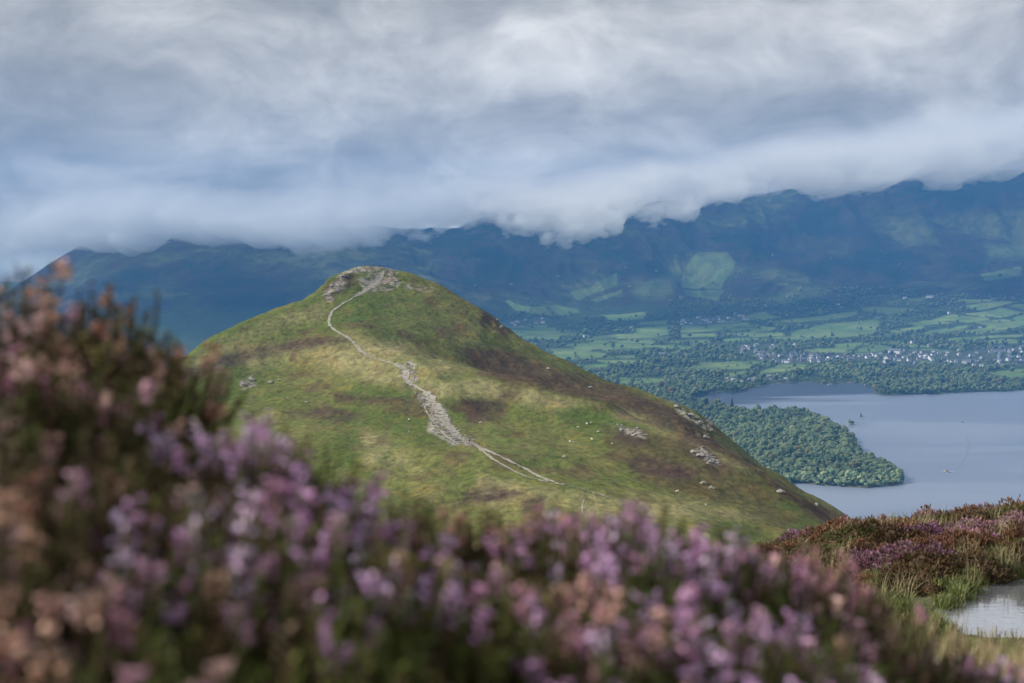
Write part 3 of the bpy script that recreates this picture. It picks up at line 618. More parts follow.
def trunk_me():
    bm = bmesh.new(); bmesh.ops.create_cone(bm, segments=7, radius1=.035, radius2=.018, depth=.55, cap_ends=True, matrix=Matrix.Translation((0, 0, .265)))
    for a in (0.4, 2.5, 4.4):
        bmesh.ops.create_cone(bm, segments=5, radius1=.014, radius2=.006, depth=.3, matrix=Matrix.Translation((math.cos(a) * .08, math.sin(a) * .08, .5)) @ Matrix.Rotation(.6, 4, Vector((-math.sin(a), math.cos(a), 0))))
    me = bpy.data.meshes.new('trunk'); bm.to_mesh(me); bm.free(); me.materials.append(bark); return me
trunk = trunk_me()
# candidate positions
def sample_valley(n_, px0, px1, d0, d1):
    iv = rng.uniform(1 / d1, 1 / d0, n_); d = 1 / iv; uu = (rng.uniform(px0, px1, n_) - 512) / F
    return uu * d, d
def place_ok(x, y):
    sd_ = lake_sd(x, y); z = back_z(x, y, sd_); px, py = proj(x, y, z); _, pyt = proj(x, y, z + 12)
    fm = np.zeros(len(x), bool)
    for f_ in FIELDS: fm |= (polysd(px, py - .3, f_) > -0.1) | (polysd(px, pyt, f_) > -0.3)
    fm |= (fieldcell(x, y) > -3) | ((fieldcell(x * 1.03, y * 1.03) > 0) & (rng.uniform(0, 1, len(x)) < .8))
    tm = np.zeros(len(x), bool)
    for f_ in TOWN + [CARAVAN]: tm |= (polysd(px, py, f_) > 0) | (polysd(px, pyt, f_) > 0)
    r_ = rng.uniform(0, 1, len(x))
    fm &= r_ > 0.03; tm &= r_ > 0.14
    hz = (z > np.where(px > 670, 200, 120) + 90 * fbm(x / 500, y / 500, 3, 7)) & (y > 6800)
    hz &= r_ > 0.02
    open_ = (fbm(x / 260, y / 400, 4, 201) > 0.38) & (y > 4600) & (r_ > .15)
    return (sd_ < -9) & ~fm & ~tm & ~hz & ~open_, z, px, py
x, y = sample_valley(60000, 470, 1090, 2350, 9400)
okk, z, px, py = place_ok(x, y)
# keep the wood on the promontory dense and everything hidden behind the fell sparse
sky_y = np.interp(px, [r_[0] for r_ in ridge], [r_[1] for r_ in ridge])
okk &= (py < sky_y + 6) | (px > 850)
x, y, z, px, py = x[okk], y[okk], z[okk], px[okk], py[okk]
hgt = (7 + 15 * rng.beta(1.6, 2.2, len(x))) * (1 + .4 * fbm(x / 60, y / 60, 2, 88)) * np.where(y < 4000, .78, 1) * (1 + 0.12 * sstep(4500, 7500, y))
cell = {}; kp = np.zeros(len(x), bool)
for i in range(len(x)):
    a_, b_ = int(x[i] // 14), int(y[i] // 14); r2 = (hgt[i] * .52) ** 2
    if any((x[i] - x[j]) ** 2 + (y[i] - y[j]) ** 2 < r2 for p_ in (-1, 0, 1) for q_ in (-1, 0, 1) for j in cell.get((a_ + p_, b_ + q_), ())): continue
    kp[i] = True; cell.setdefault((a_, b_), []).append(i)
x, y, z, px, py, hgt = [q_[kp] for q_ in (x, y, z, px, py, hgt)]
print('TREES', len(x))
kind = rng.uniform(0, 1, len(x))
order = np.argsort(y - 900 * ((px > 700) & (px < 915) & (y < 3400))); 
near = []; taken = np.zeros(len(x), bool)
for i in order:
    if px[i] > 700 and px[i] < 912 and y[i] < 3800:
        near.append(i)
        if len(near) >= 230: break
taken[near] = True
cme = {}
for s in range(4):
    for li in range(3):
        me = crown_arrays(s * 1.7, 2).copy(); me.materials.append(leaf[li]); me.name = 'crown'; cme[(s, li)] = me
ccon = crown_arrays(2.2, 1, True); ccon.materials.append(leaf[3])
LBL = ['dark green broadleaf tree of the wood on the lake promontory', 'mid green broadleaf tree of the wood on the lake promontory', 'yellowish tree among green ones in the promontory wood']
def make_tree(loc, h, s, li, label, group=None, con=False):
    e = bpy.data.objects.new('tree', None); C.objects.link(e); e.location = loc; e.rotation_euler = (0, 0, random.uniform(0, 6)); e.scale = (h * random.uniform(.85, 1.15), h, h * (1.25 if con else random.uniform(.85, 1.05)))
    tag(e, label, 'tree', group); obj('crown', ccon if con else cme[(s, li)], e); obj('trunk', trunk, e); return e
for n_, i in enumerate(near):
    li = 2 if kind[i] > .975 else (1 if kind[i] > .4 else 0)
    make_tree((x[i], y[i], z[i] - .3), hgt[i] * 1.05, n_ % 4, li, ('tall ' if hgt[i] > 14 else 'low ' if hgt[i] < 9.5 else '') + ['dark green', 'mid green', 'yellowish'][li] + ' broadleaf tree, ' + ('near shore' if y[i] < 2750 else 'middle' if y[i] < 3050 else 'far part') + ' of the promontory wood, ' + ('left' if px[i] < 770 else 'centre' if px[i] < 840 else 'tip') + ' end', 'trees at the front of the promontory wood')
# a few single trees one can point at
for tx, ty_, h_, con, lb in [(732, 409, 24, True, 'tallest dark conifer at the left end of the promontory wood'), (716, 408, 20, True, 'smaller dark conifer left of the tallest one'), (758, 412, 21, False, 'large round dark tree behind the promontory wood'), (770, 413, 18, False, 'round dark tree right of the large round one'),
                             (898, 482, 15, False, 'tree at the very tip of the promontory'), (887, 478, 17, False, 'broad tree just behind the tip of the promontory'),
                             (849.5, 424, 11, False, 'dark bushy tree on the left small islet'), (852.5, 424, 9, False, 'lower dark tree on the left small islet'), (861, 416, 8, True, 'pointed dark tree on the right small islet'),
                             (756, 371, 26, False, 'big dark tree between two bright fields by the town')]:
    X_, Y_ = on_plane(tx, ty_, 2.0); make_tree((float(X_), float(Y_), 1.0), h_, 1, 0, lb, con=con)
low_ = [me_arrays(crown_arrays(i * 2.3 + .5, 1)) for i in range(5)] + [me_arrays(crown_arrays(9, 1, True))]
keep = ~taken
P3 = np.stack([x, y, z - .6], 1)[keep]; hh = hgt[keep]
cols = np.array([.070, .110, .052]) * (1 - kind[keep][:, None]) + np.array([.17, .205, .09]) * kind[keep][:, None]
patch = fbm(P3[:, 0] / 220, P3[:, 1] / 300, 3, 301)[:, None]; cols = cols * (1 + .5 * patch)
au = rng.uniform(0, 1, len(cols)) > .965; cols[au] = (.16, .14, .05)
scl3 = np.stack([hh * 1.12, hh * 1.12, hh], 1) * rng.uniform(.85, 1.2, (len(hh), 1))
wd = obj('woodland', merge(low_, P3, rng.uniform(0, 6, len(hh)), scl3, 'woodland', mt_, cols)); tag(wd, 'woods and hedgerow trees covering the valley floor and lake shores', 'woodland', kind='stuff')
# islets
for tx, ty_, r_, lb in [(850.5, 424.3, 13, 'left of the two tiny wooded islets in the lake'), (861, 416.4, 12, 'right of the two tiny wooded islets in the lake')]:
    X_, Y_ = on_plane(tx, ty_); bm = bmesh.new(); bmesh.ops.create_icosphere(bm, subdivisions=3, radius=1)
    for v in bm.verts: v.co = Vector((v.co.x * r_, v.co.y * r_ * .9, v.co.z * 1.6)) * (1 + .2 * mnoise.noise(v.co * 2 + Vector((tx, 0, 0))))
    me = bpy.data.meshes.new('islet'); bm.to_mesh(me); bm.free(); me.materials.append(mrock); struct(obj('islet', me, loc=(float(X_), float(Y_), 0)), lb, 'islet')

# ------------------------------------------------------------------ houses, caravans, boats
wallm = {'white': simple('white_render', (.78, .77, .74), .8, .06, .5), 'grey': simple('grey_stone', (.27, .27, .28), .9, .2, .6), 'cream': simple('cream_render', (.6, .55, .45), .8, .08, .5)}
slate = simple('slate_roof', (.15, .16, .185), .6, .2, .5); glassm = simple('dark_window', (.03, .035, .045), .2, .1); frame_m = simple('window_frame', (.7, .7, .7), .6)
def boxes(lst):
    V = []; Fq = []
    for (x0, x1, y0, y1, z0, z1) in lst:
        o_ = len(V); V += [(x0, y0, z0), (x1, y0, z0), (x1, y1, z0), (x0, y1, z0), (x0, y0, z1), (x1, y0, z1), (x1, y1, z1), (x0, y1, z1)]
        Fq += [[o_ + k_ for k_ in f_] for f_ in ((0, 3, 2, 1), (4, 5, 6, 7), (0, 1, 5, 4), (1, 2, 6, 5), (2, 3, 7, 6), (3, 0, 4, 7))]
    return V, Fq
def box_me(name, lst, m_):
    V, Fq = boxes(lst); return mesh_np(name, V, Fq, m_, False)
def wall_me(w_, d_, h_, rise, m_):
    V = [(-w_, -d_, 0), (w_, -d_, 0), (w_, d_, 0), (-w_, d_, 0), (-w_, -d_, h_), (w_, -d_, h_), (w_, d_, h_), (-w_, d_, h_), (-w_, 0, h_ + rise), (w_, 0, h_ + rise)]
    me = bpy.data.meshes.new('wall'); me.from_pydata(V, [], [(0, 1, 5, 4), (2, 3, 7, 6), (3, 0, 4, 8, 7), (1, 2, 6, 9, 5)]); me.materials.append(m_); return me
def roof_me(w_, d_, h_, rise):
    e = .4; t_ = .25; s = rise / d_; zc = h_ - e * s
    V = []
    for dz in (0.03, t_):
        V += [(-w_ - e, -d_ - e, zc + dz), (w_ + e, -d_ - e, zc + dz), (w_ + e, 0, h_ + rise + dz), (-w_ - e, 0, h_ + rise + dz), (w_ + e, d_ + e, zc + dz), (-w_ - e, d_ + e, zc + dz)]
    me = bpy.data.meshes.new('roof'); me.from_pydata(V, [], [(6, 7, 8, 9), (9, 8, 10, 11), (0, 3, 2, 1), (3, 5, 4, 2), (0, 1, 7, 6), (4, 5, 11, 10), (1, 2, 8, 7), (2, 4, 10, 8), (3, 0, 6, 9), (5, 3, 9, 11)]); me.materials.append(slate); return me
def make_house(kind_, w_, d_, h_, rise, nwin):
    e = bpy.data.objects.new('house', None); C.objects.link(e)
    obj('wall', wall_me(w_, d_, h_, rise, wallm[kind_]), e); rf = obj('roof', roof_me(w_, d_, h_, rise), e)
    obj('chimney', box_me('chimney', [(-w_ * .8, -w_ * .8 + .9, -.45, .45, h_ + rise - .4, h_ + rise + 1.3)], wallm['grey']), rf)
    for fl in range(2 if h_ > 4.5 else 1):
        for k_ in range(min(nwin, 3)):
            xx = -w_ + (k_ + .5) * 2 * w_ / min(nwin, 3); obj('window', box_me('window', [(xx - .6, xx + .6, -d_ - .05, -d_ + .05, 1 + fl * 2.7, 2.3 + fl * 2.7)], glassm), e)
    return e
protos = [make_house('white', 5.5, 4, 5.4, 2.8, 4), make_house('grey', 6, 4.2, 5.6, 3, 4), make_house('cream', 5, 4, 5.2, 2.6, 3), make_house('white', 10, 4.5, 5.6, 3, 7), make_house('white', 5.5, 3.8, 3.2, 2.6, 3)]
kindlbl = ['white two storey house', 'grey stone house', 'cream painted house', 'long white terrace', 'low white bungalow']
places = ['in the town at the head of the lake bay', 'around the big pale buildings left of the town end', 'in the crowded town at the right edge', 'in the village strung along under the fells', 'on the near edge of the woods west of the town', 'in the small hamlet beside the hill slope']
used = set()
def put_house(pi, px, py, label, group, sc_=1.0, rz=None):
    X_, Y_ = valley_hit(px, py)
    if X_ is None: return
    z_ = float(back_z(np.array([X_]), np.array([Y_]))[0])
    rz = random.gauss(0, .5) + (math.pi / 2 if random.random() < .3 else 0) if rz is None else rz
    src = protos[pi]
    if pi not in used:
        used.add(pi); src.location = (X_, Y_, z_ - .2); src.rotation_euler = (0, 0, rz); src.scale = (sc_,) * 3; tag(src, label, 'house', group)
    else: 
        o_ = copy_thing(src, (X_, Y_, z_ - .2), rz, sc_, label, group)
        if not group and 'group' in o_: del o_['group']
def valley_hit(px, py):
    ds = np.linspace(4200, 10500, 1300); s, k_ = rayz(float(py)); xx = (px - 512) / F * k_ * ds; zz = CAMZ + s * ds
    hz = back_z(xx, ds); b_ = np.where(hz > zz)[0]
    return (float(xx[b_[0]]), float(ds[b_[0]])) if len(b_) else (None, None)
for ti, (poly, n_) in enumerate(zip(TOWN, (75, 22, 95, 30, 16, 9))):
    q = scatter_px([poly], n_)[:n_]
    q = q[(q[:, 0] < 1032)]
    for a_ in q:
        pi = random.choice([0, 0, 0, 1, 1, 2, 3, 4]); put_house(pi, a_[0], a_[1], kindlbl[pi] + ' ' + places[ti], 'houses ' + places[ti], random.uniform(1.15, 1.7))
for px_, py_, pi, sc_, lb in [(905, 299, 3, 1.9, 'left large pale mansion on the wooded slope under the fells'), (930, 298, 3, 2.2, 'right large pale mansion on the wooded slope under the fells'), (877, 318.5, 3, 1.1, 'lone white farmhouse above the green fields'), (949, 314, 0, 1.6, 'lone white house on the knoll right of the fields'),
                              (895, 354, 3, 2.6, 'biggest pale block with white gable above the town end'), (888, 360, 3, 2.0, 'long pale block below the biggest one at the town end'), (795, 346, 0, 1.9, 'lone white house in the woods above the town'), (586, 337, 3, 1.3, 'white farm building left among the valley fields'), (662, 357, 1, 2.2, 'pale house in the woods below the valley fields'),
                              (914, 343.5, 3, 1.6, 'long white house in the woods above the town'), (930, 347, 1, 1.9, 'grey house in the woods right of the long white one'), (980, 328, 4, 1.5, 'white bungalow among the right hand fields'), (860, 372, 4, 1.6, 'pale lakeside house behind the bay'), (710, 372, 4, 1.6, 'small white house in the woods left of the caravans'), (838, 305, 4, 1.8, 'pale house on the wooded slope left of the mansions')]:
    put_house(pi, px_, py_, lb, None, sc_)
van_body = simple('caravan_shell', (.8, .8, .78), .5, .05)
cv = bpy.data.objects.new('caravan', None); C.objects.link(cv)
def bevel_box(name, dims, m_, bev=.3):
    bm = bmesh.new(); bmesh.ops.create_cube(bm, size=1)
    for v in bm.verts: v.co = Vector((v.co.x * dims[0], v.co.y * dims[1], v.co.z * dims[2] + dims[3]))
    bmesh.ops.bevel(bm, geom=bm.edges, offset=bev, segments=2, affect='EDGES')
    me = bpy.data.meshes.new(name); bm.to_mesh(me); bm.free(); me.materials.append(m_); return me
obj('body', bevel_box('body', (8.5, 3.2, 2.5, 1.7), van_body), cv)
obj('window', box_me('window', [(-3, -1.5, -1.65, -1.55, 1.5, 2.3)], glassm), cv); obj('window', box_me('window', [(.5, 2.5, -1.65, -1.55, 1.5, 2.3)], glassm), cv)
for s_x in (-1.5, 1.5):
    bm = bmesh.new(); bmesh.ops.create_cone(bm, segments=12, radius1=.35, radius2=.35, depth=.2, cap_ends=True, matrix=Matrix.Translation((s_x, -1.45, .35)) @ Matrix.Rotation(R(90), 4, 'X'))
    me = bpy.data.meshes.new('wheel'); bm.to_mesh(me); bm.free(); me.materials.append(trou); obj('wheel', me, cv)
tag(cv, 'white static caravan in the park beside the lake bay', 'caravan', 'caravans in the park by the bay')
q = scatter_px([CARAVAN], 70)[:66]; first = True
for a_ in q:
    X_, Y_ = on_plane(a_[0], a_[1], 3.0); z_ = float(back_z(np.array([X_]), np.array([Y_]))[0])
    if z_ < .5: continue
    if first: cv.location = (float(X_), float(Y_), z_); first = False
    else: copy_thing(cv, (float(X_), float(Y_), z_), random.gauss(0, .3), random.uniform(1, 1.3))
# boats
hullm = simple('boat_hull', (.75, .75, .73), .4, .05); cabm = simple('boat_cabin', (.55, .38, .15), .5, .1); foam = simple('wake_foam', (.42, .47, .55), .5, .3, .2)
def boat(loc, L_, rz, label):
    e = bpy.data.objects.new('boat', None); C.objects.link(e); e.location = loc; e.rotation_euler = (0, 0, rz); e.scale = (L_,) * 3; tag(e, label, 'boat')
    V = []; prof = [(-.5, .13), (-.3, .16), (0, .17), (.25, .13), (.42, .06), (.5, .005)]
    for x_, w_ in prof:
        sh = .12 + .06 * max(0, x_) ; V += [(x_, -w_, sh), (x_, -w_ * .6, -.03), (x_, w_ * .6, -.03), (x_, w_, sh)]
    Fq = []
    for i in range(5):
        for k_ in range(3): a_ = i * 4 + k_; Fq.append((a_, a_ + 4, a_ + 5, a_ + 1))
        Fq.append((i * 4 + 3, i * 4 + 7, i * 4 + 4, i * 4))
    Fq.append((0, 1, 2, 3)); me = bpy.data.meshes.new('hull'); me.from_pydata(V, [], Fq); me.materials.append(hullm); obj('hull', me, e)
    cb = obj('cabin', bevel_box('cabin', (.42, .2, .13, .2), cabm if L_ > 12 else hullm, .02), e); [obj('window', box_me('window', [(-.17, .17, y_ - .003, y_ + .003, .19, .24)], glassm), cb) for y_ in (-.102, .102)]
    return e
def wake(pts, name, label, m_):
    xx, yy = on_plane([p_[0] for p_ in pts], [p_[1] for p_ in pts]); wds = np.array([p_[2] for p_ in pts])
    tt = np.linspace(0, len(pts) - 1, 40); xx = np.interp(tt, range(len(pts)), xx); yy = np.interp(tt, range(len(pts)), yy); wds = np.interp(tt, range(len(pts)), wds)
    tx = np.gradient(xx); ty = np.gradient(yy); L_ = np.hypot(tx, ty); kx = np.linspace(-1, 1, 9)
    nz_ = 1 + .4 * fbm(xx / 12, yy / 12, 3, 4)
    RX = xx[:, None] - (ty / L_ * wds * nz_)[:, None] * kx; RY = yy[:, None] + (tx / L_ * wds * nz_)[:, None] * kx
    RZ = .06 + .25 * (1 - kx ** 2)[None] * (1 + np.sin(kx * 9))[None] * .5 * np.ones_like(RX) + .1 * fbm(RX / 3, RY / 3, 2, 8)
    RZ[:, 0] = -.05; RZ[:, -1] = -.05
    o_ = obj(name, mesh_np(name, np.stack([RX, RY, RZ], -1).reshape(-1, 3), grid_faces(40, 9), m_)); struct(o_, label, 'wake')
X_, Y_ = on_plane(946.5, 472.5); boat((float(X_), float(Y_), 0), 17, R(200), 'white passenger launch with tan cabin in the open lake')
X_, Y_ = on_plane(962, 422.5); boat((float(X_), float(Y_), 0), 13, R(215), 'small white motor boat trailing a curved dark wake')
X_, Y_ = on_plane(830, 384.8); boat((float(X_), float(Y_), 0), 16, R(10), 'white boat moored left in the far bay by the shore')
X_, Y_ = on_plane(865, 385.4); boat((float(X_), float(Y_), 0), 10, R(40), 'tiny white boat moored beside the wooded point')
X_, Y_ = on_plane(927, 395.5); boat((float(X_), float(Y_), 0), 14, R(5), 'white boat moored under the trees of the far wooded shore')
darkw = simple('smooth_wake_water', (.175, .205, .265), .3, .2, .1, .5)
wake([(949, 471, .8), (958, 468, 1.2), (965, 458, 2), (968, 446, 2.6), (967, 436, 2)], 'wake', 'faint dark wake curving behind the passenger launch', darkw)
wake([(962.5, 421, 1.5), (963, 415, 2), (968, 409, 2.5), (976, 405, 3), (984, 403, 2)], 'wake', 'curved dark wake behind the small motor boat', darkw)
wake([(945, 473.5, 1.5), (949, 472.3, 2.5), (954, 471, 1)], 'wake', 'white foam around the passenger launch', foam)
# ------------------------------------------------------------------ the moor at the camera's feet
G = []
for x, y, z in [(-.6, -1, -.55), (.6, -1, -.85), (-1.5, .6, -.50), (-.5, .6, -.52), (0, .6, -.72), (.5, .6, -.85), (-.8, 1.3, -.42), (-.4, 1.3, -.47), (-.2, 1.35, -.55), (0, 1.4, -.63), (.3, 1.4, -.70), (.7, 1.4, -.78), (2, 1.2, -.9),
                (-1.5, 1.8, -.45), (-.6, 1.9, -.55), (0, 2, -.80), (.6, 2, -.95), (1.2, 2.2, -1.1), (-2.5, 4, -1.2), (0, 4, -1.7), (1.5, 3.5, -1.45), (2.5, 4, -1.5), (1.5, 6, -2.2), (3, 6, -2.15), (-2, 7, -3.0), (2.5, 10, -3.3), (4, 10, -3.35), (8, 9, -3.3), (5, 11, -3.42), (8, 11, -3.42),
                (4.5, 12.2, -3.42), (8, 12.2, -3.42), (12, 12, -3.3), (3.3, 13, -3.35), (2, 14, -4.0), (0, 14, -5.0), (-4, 12, -5.5), (4.5, 15, -3.3), (7, 15.5, -3.25), (10, 15.5, -3.2), (15, 15, -3.1), (3.2, 17.5, -3.75), (4.5, 19, -3.78), (6, 19.5, -3.66), (8, 20, -3.62), (11, 20, -3.6), (16, 20, -3.6),
                (1, 19, -5.2), (-3, 20, -8), (6, 24, -5), (10, 24, -4.8), (16, 25, -5), (0, 28, -9.5), (6, 32, -10), (12, 32, -9.5), (-8, 30, -12), (0, 44, -19), (10, 44, -19), (20, 44, -19), (-15, 44, -20), (-20, 20, -8), (-12, 5, -3), (-8, 0, -1.4), (22, 5, -3), (26, 20, -5), (26, 32, -11)]:
    G.append((x, y, z))
near_rbf = RBF(G, 10.0)
POND = [(px_, py_) for px_, py_ in [(930, 612), (944, 618), (955, 629), (985, 634), (1040, 636), (1160, 632), (1160, 592), (1060, 580), (1024, 581), (1003, 583), (990, 589), (984, 598), (974, 606), (955, 612)]]
pzx, pzy = on_plane([p_[0] for p_ in POND], [p_[1] for p_ in POND], CAMZ - 3.3); pond_poly = list(zip(pzx, pzy))
def near_z(x, y, rough=True):
    z = near_rbf(x, y)
    if rough: z = z + fbm(x / 1.1, y / 1.1, 4, 401) * .07 * sstep(2, 8, y) + fbm(x / .3, y / .3, 3, 402) * .02
    sd_ = polysd(x, y, pond_poly)
    lip = np.maximum(z, -3.27)
    z = np.where((sd_ > -1.2), z + (lip - z) * sstep(-.6, -.2, sd_), z)
    z = np.where(sd_ > -.2, z + (-3.5 - z) * sstep(-.2, .15, sd_), z)
    return CAMZ + z
nr_, nc_ = 420, 420
dd = np.r_[np.linspace(-1.5, 1.9, 40), np.geomspace(2, 46, nr_ - 40)]; u = np.linspace(-1, 1, nc_)
U, D = np.meshgrid(u, dd); VX = U * (2.5 + np.maximum(D, 0) * .62) + np.maximum(D, 0) * .12; VY = D.copy(); VZ = near_z(VX, VY)
mg, t, b = mat('moor_ground'); geo = t.node('ShaderNodeNewGeometry').outputs['Position']
n1 = t.noise(geo, 1.6, 6, .65); n2 = t.noise(geo, 14, 4, .6)
t.put(b.inputs['Base Color'], t.ramp(t.math('ADD', t.math('MULTIPLY', n1, .6), t.math('MULTIPLY', n2, .4)), [(.36, (.022, .018, .011)), (.48, (.045, .050, .016)), (.58, (.08, .085, .025)), (.7, (.12, .09, .05))])); b.inputs['Roughness'].default_value = 1
o = obj('moor', mesh_np('moor', np.stack([VX, VY, VZ], -1).reshape(-1, 3), grid_faces(*VX.shape), mg)); struct(o, 'dark peaty moor ground under the heather and around the pool', 'ground')
mpd, t, b = mat('pool_water'); b.inputs['Base Color'].default_value = (.55, .57, .60, 1); b.inputs['Metallic'].default_value = .75; b.inputs['Roughness'].default_value = .06; b.inputs['IOR'].default_value = 3.0; b.inputs['Specular IOR Level'].default_value = 1.0
geo = t.node('ShaderNodeNewGeometry').outputs['Position']; bp = t.node('ShaderNodeBump'); bp.inputs['Distance'].default_value = .006; bp.inputs['Strength'].default_value = .5
t.link(t.noise(t.vscale(geo, (1, 2.5, 1)), 5, 3), bp.inputs['Height']); t.link(bp.outputs[0], b.inputs['Normal'])
xs = np.linspace(3.2, 9.8, 160); ys = np.linspace(11.3, 15.8, 120); GX, GY = np.meshgrid(xs, ys)
ins = polysd(GX, GY, pond_poly) > -.17; gf = grid_faces(*GX.shape); gf = gf[ins.ravel()[gf].any(1)]
o = obj('pool', mesh_np('pool', np.stack([GX, GY, GX * 0 + CAMZ - 3.3], -1).reshape(-1, 3), gf, mpd)); struct(o, 'small still moorland pool reflecting the pale clouds at the right edge', 'pool')

# heather: one bush = stems, leaves and flowers
stem_m = simple('heather_stem', (.10, .06, .035), .9, .3, 40)
def attmat(name, rough=.8, sub=0.0, trans=0.0):
    m_, t, b = mat(name); a_ = t.node('ShaderNodeVertexColor'); a_.layer_name = 'cover'
    t.link(a_.outputs[0], b.inputs['Base Color']); b.inputs['Roughness'].default_value = rough; b.inputs['Specular IOR Level'].default_value = .2
    return m_
leaf_m = attmat('heather_leaves'); flow_m = attmat('heather_bells', .7); blade_m = attmat('grass_blade', .7)
OCT_V = np.array([(1, 0, 0), (-.5, .87, 0), (-.5, -.87, 0), (0, 0, 1.1), (0, 0, -1.0)], float)
OCT_F = np.array([(0, 1, 3), (1, 2, 3), (2, 0, 3), (1, 0, 4), (2, 1, 4), (0, 2, 4)])
def frames(dirs):
    d_ = dirs / (np.linalg.norm(dirs, axis=-1, keepdims=True) + 1e-9); up = np.where(np.abs(d_[..., 2:3]) < .9, [0, 0, 1.], [1., 0, 0])
    a_ = np.cross(up, d_); a_ /= np.linalg.norm(a_, axis=-1, keepdims=True) + 1e-9; return a_, np.cross(d_, a_), d_
TINT = {'purple': ([(.78, .49, .76), (.68, .37, .62), (.86, .64, .84), (.58, .30, .46)], (.060, .085, .016), 1.15),
        'pink': ([(.72, .42, .36), (.66, .38, .46), (.78, .52, .46), (.56, .28, .36)], (.070, .085, .018), .82),
        'faded': ([(.66, .40, .29), (.70, .44, .34), (.55, .28, .21), (.70, .46, .46)], (.070, .065, .020), .72),
        'green': ([(.46, .32, .20), (.58, .34, .46), (.30, .24, .09)], (.10, .125, .022), .4)}
def bush_mesh(seed, tint, r_=.17, h_=.27, nsh=430, nfl=20, nlf=80, unit=1.0):
    rg = np.random.default_rng(seed); fc_, lc_, amt = TINT[tint]
    ph = rg.uniform(0, 2 * np.pi, nsh); th = np.arccos(rg.uniform(.05, 1, nsh)); rr = rg.uniform(.75, 1.12, nsh) * (1 + .16 * np.sin(ph * 3 + seed) + .10 * np.sin(ph * 7 + th * 5 + seed))
    rr = rr * rg.choice([1.0, 1.0, .9, 1.12], nsh)
    tip = np.stack([np.sin(th) * np.cos(ph) * r_ * rr, np.sin(th) * np.sin(ph) * r_ * rr, h_ * .30 + np.cos(th) * h_ * .68 * np.clip(rr, .8, 1.1)], -1)
    root = np.stack([tip[:, 0] * .25, tip[:, 1] * .25, np.zeros(nsh)], -1) + rg.normal(0, .012, (nsh, 3)) * [1, 1, 0]
    ctrl = (root + tip) / 2 + np.stack([tip[:, 0] * .28, tip[:, 1] * .28, -.02 * np.ones(nsh)], -1) + rg.normal(0, .012, (nsh, 3))
    def bez(t_): t_ = t_[..., None]; return (1 - t_) ** 2 * root[:, None] + 2 * t_ * (1 - t_) * ctrl[:, None] + t_ ** 2 * tip[:, None]
    def tan(t_): t_ = t_[..., None]; return 2 * (1 - t_) * (ctrl - root)[:, None] + 2 * t_ * (tip - ctrl)[:, None]
    # stems
    ts = np.broadcast_to(np.linspace(0, 1, 5), (nsh, 5)); c_ = bez(ts); a_, b_, _ = frames(tan(ts)); rad = np.linspace(.0022, .0007, 5)[None, :, None]
    ring = np.stack([c_ + (a_ * math.cos(q_) + b_ * math.sin(q_)) * rad for q_ in (0, 2.09, 4.19)], 2)   # nsh,5,3,3
    base_ = np.arange(nsh)[:, None, None] * 15; i_ = np.arange(4)[None, :, None] * 3; k_ = np.arange(3)[None, None]
    f_ = np.stack([base_ + i_ + k_, base_ + i_ + (k_ + 1) % 3, base_ + i_ + 3 + (k_ + 1) % 3, base_ + i_ + 3 + k_], -1).reshape(-1, 4)
    st_ = mesh_np('stems', ring.reshape(-1, 3), f_, stem_m)
    # leaves
    tl = rg.uniform(.35, 1.0, (nsh, nlf)); c_ = bez(tl); a_, b_, d_ = frames(tan(tl)); an = rg.uniform(0, 6.28, (nsh, nlf, 1)); out_ = a_ * np.cos(an) + b_ * np.sin(an); side = np.cross(d_, out_)
    ln = rg.uniform(.006, .011, (nsh, nlf, 1)) * unit; wd_ = .0018 * unit
    q_ = np.stack([c_ - side * wd_, c_ + side * wd_, c_ + out_ * ln * .8 + d_ * ln * .7], 2); n_ = nsh * nlf
    lcol = np.array(lc_) * rg.uniform(.5, 1.7, (nsh, nlf, 1)) * rg.uniform(.75, 1.3, (nsh, 1, 1)); br_ = rg.uniform(0, 1, (nsh, 1, 1)) > .8; lcol = np.where(br_, np.array([.10, .055, .025]) * np.ones_like(lcol), lcol)
    lv = mesh_np('leaves', q_.reshape(-1, 3), np.arange(n_ * 3).reshape(-1, 3), leaf_m, False, np.repeat(lcol.reshape(-1, 3), 3, 0))
    # flowers
    patchy = (np.sin(ph * 2.3 + seed * 1.7) + np.cos(th * 4 + seed)) * .32 + .07 + .42 * np.cos(th)
    has = rg.uniform(0, 1, nsh) < amt * np.clip(patchy, .08, 1); ns2 = has.sum()
    tf = (1 - rg.uniform(0, 1, (nsh, nfl)) ** 1.2 * rg.uniform(.07, .24, (nsh, 1))); c_ = bez(tf)[has]; a_, b_, d_ = frames(tan(tf)[has]); an = rg.uniform(0, 6.28, (ns2, nfl, 1)); out_ = a_ * np.cos(an) + b_ * np.sin(an)
    ce = c_ + out_ * rg.uniform(.003, .0085, (ns2, nfl, 1)); dr = d_ * .5 + out_; fa, fb, fd = frames(dr); s_ = rg.uniform(.0022, .0040, (ns2, nfl, 1)) * unit
    vv_ = np.stack([ce + (fa * v_[0] + fb * v_[1]) * s_ + fd * v_[2] * s_ * 1.4 for v_ in OCT_V], 2); nf_ = ns2 * nfl
    pal = np.array(fc_)[rg.integers(0, len(fc_), ns2)][:, None] * rg.uniform(.65, 1.25, (ns2, nfl, 1))
    fl = mesh_np('flowers', vv_.reshape(-1, 3), (OCT_F[None] + (np.arange(nf_) * 5)[:, None, None]).reshape(-1, 3), flow_m, False, np.repeat(np.clip(pal, 0, 1).reshape(-1, 3), 5, 0))
    return st_, lv, fl
BM = {}
for i, tn in enumerate(TINT):
    for j in range(2): BM[(tn, j)] = bush_mesh(50 + i * 7 + j, tn)
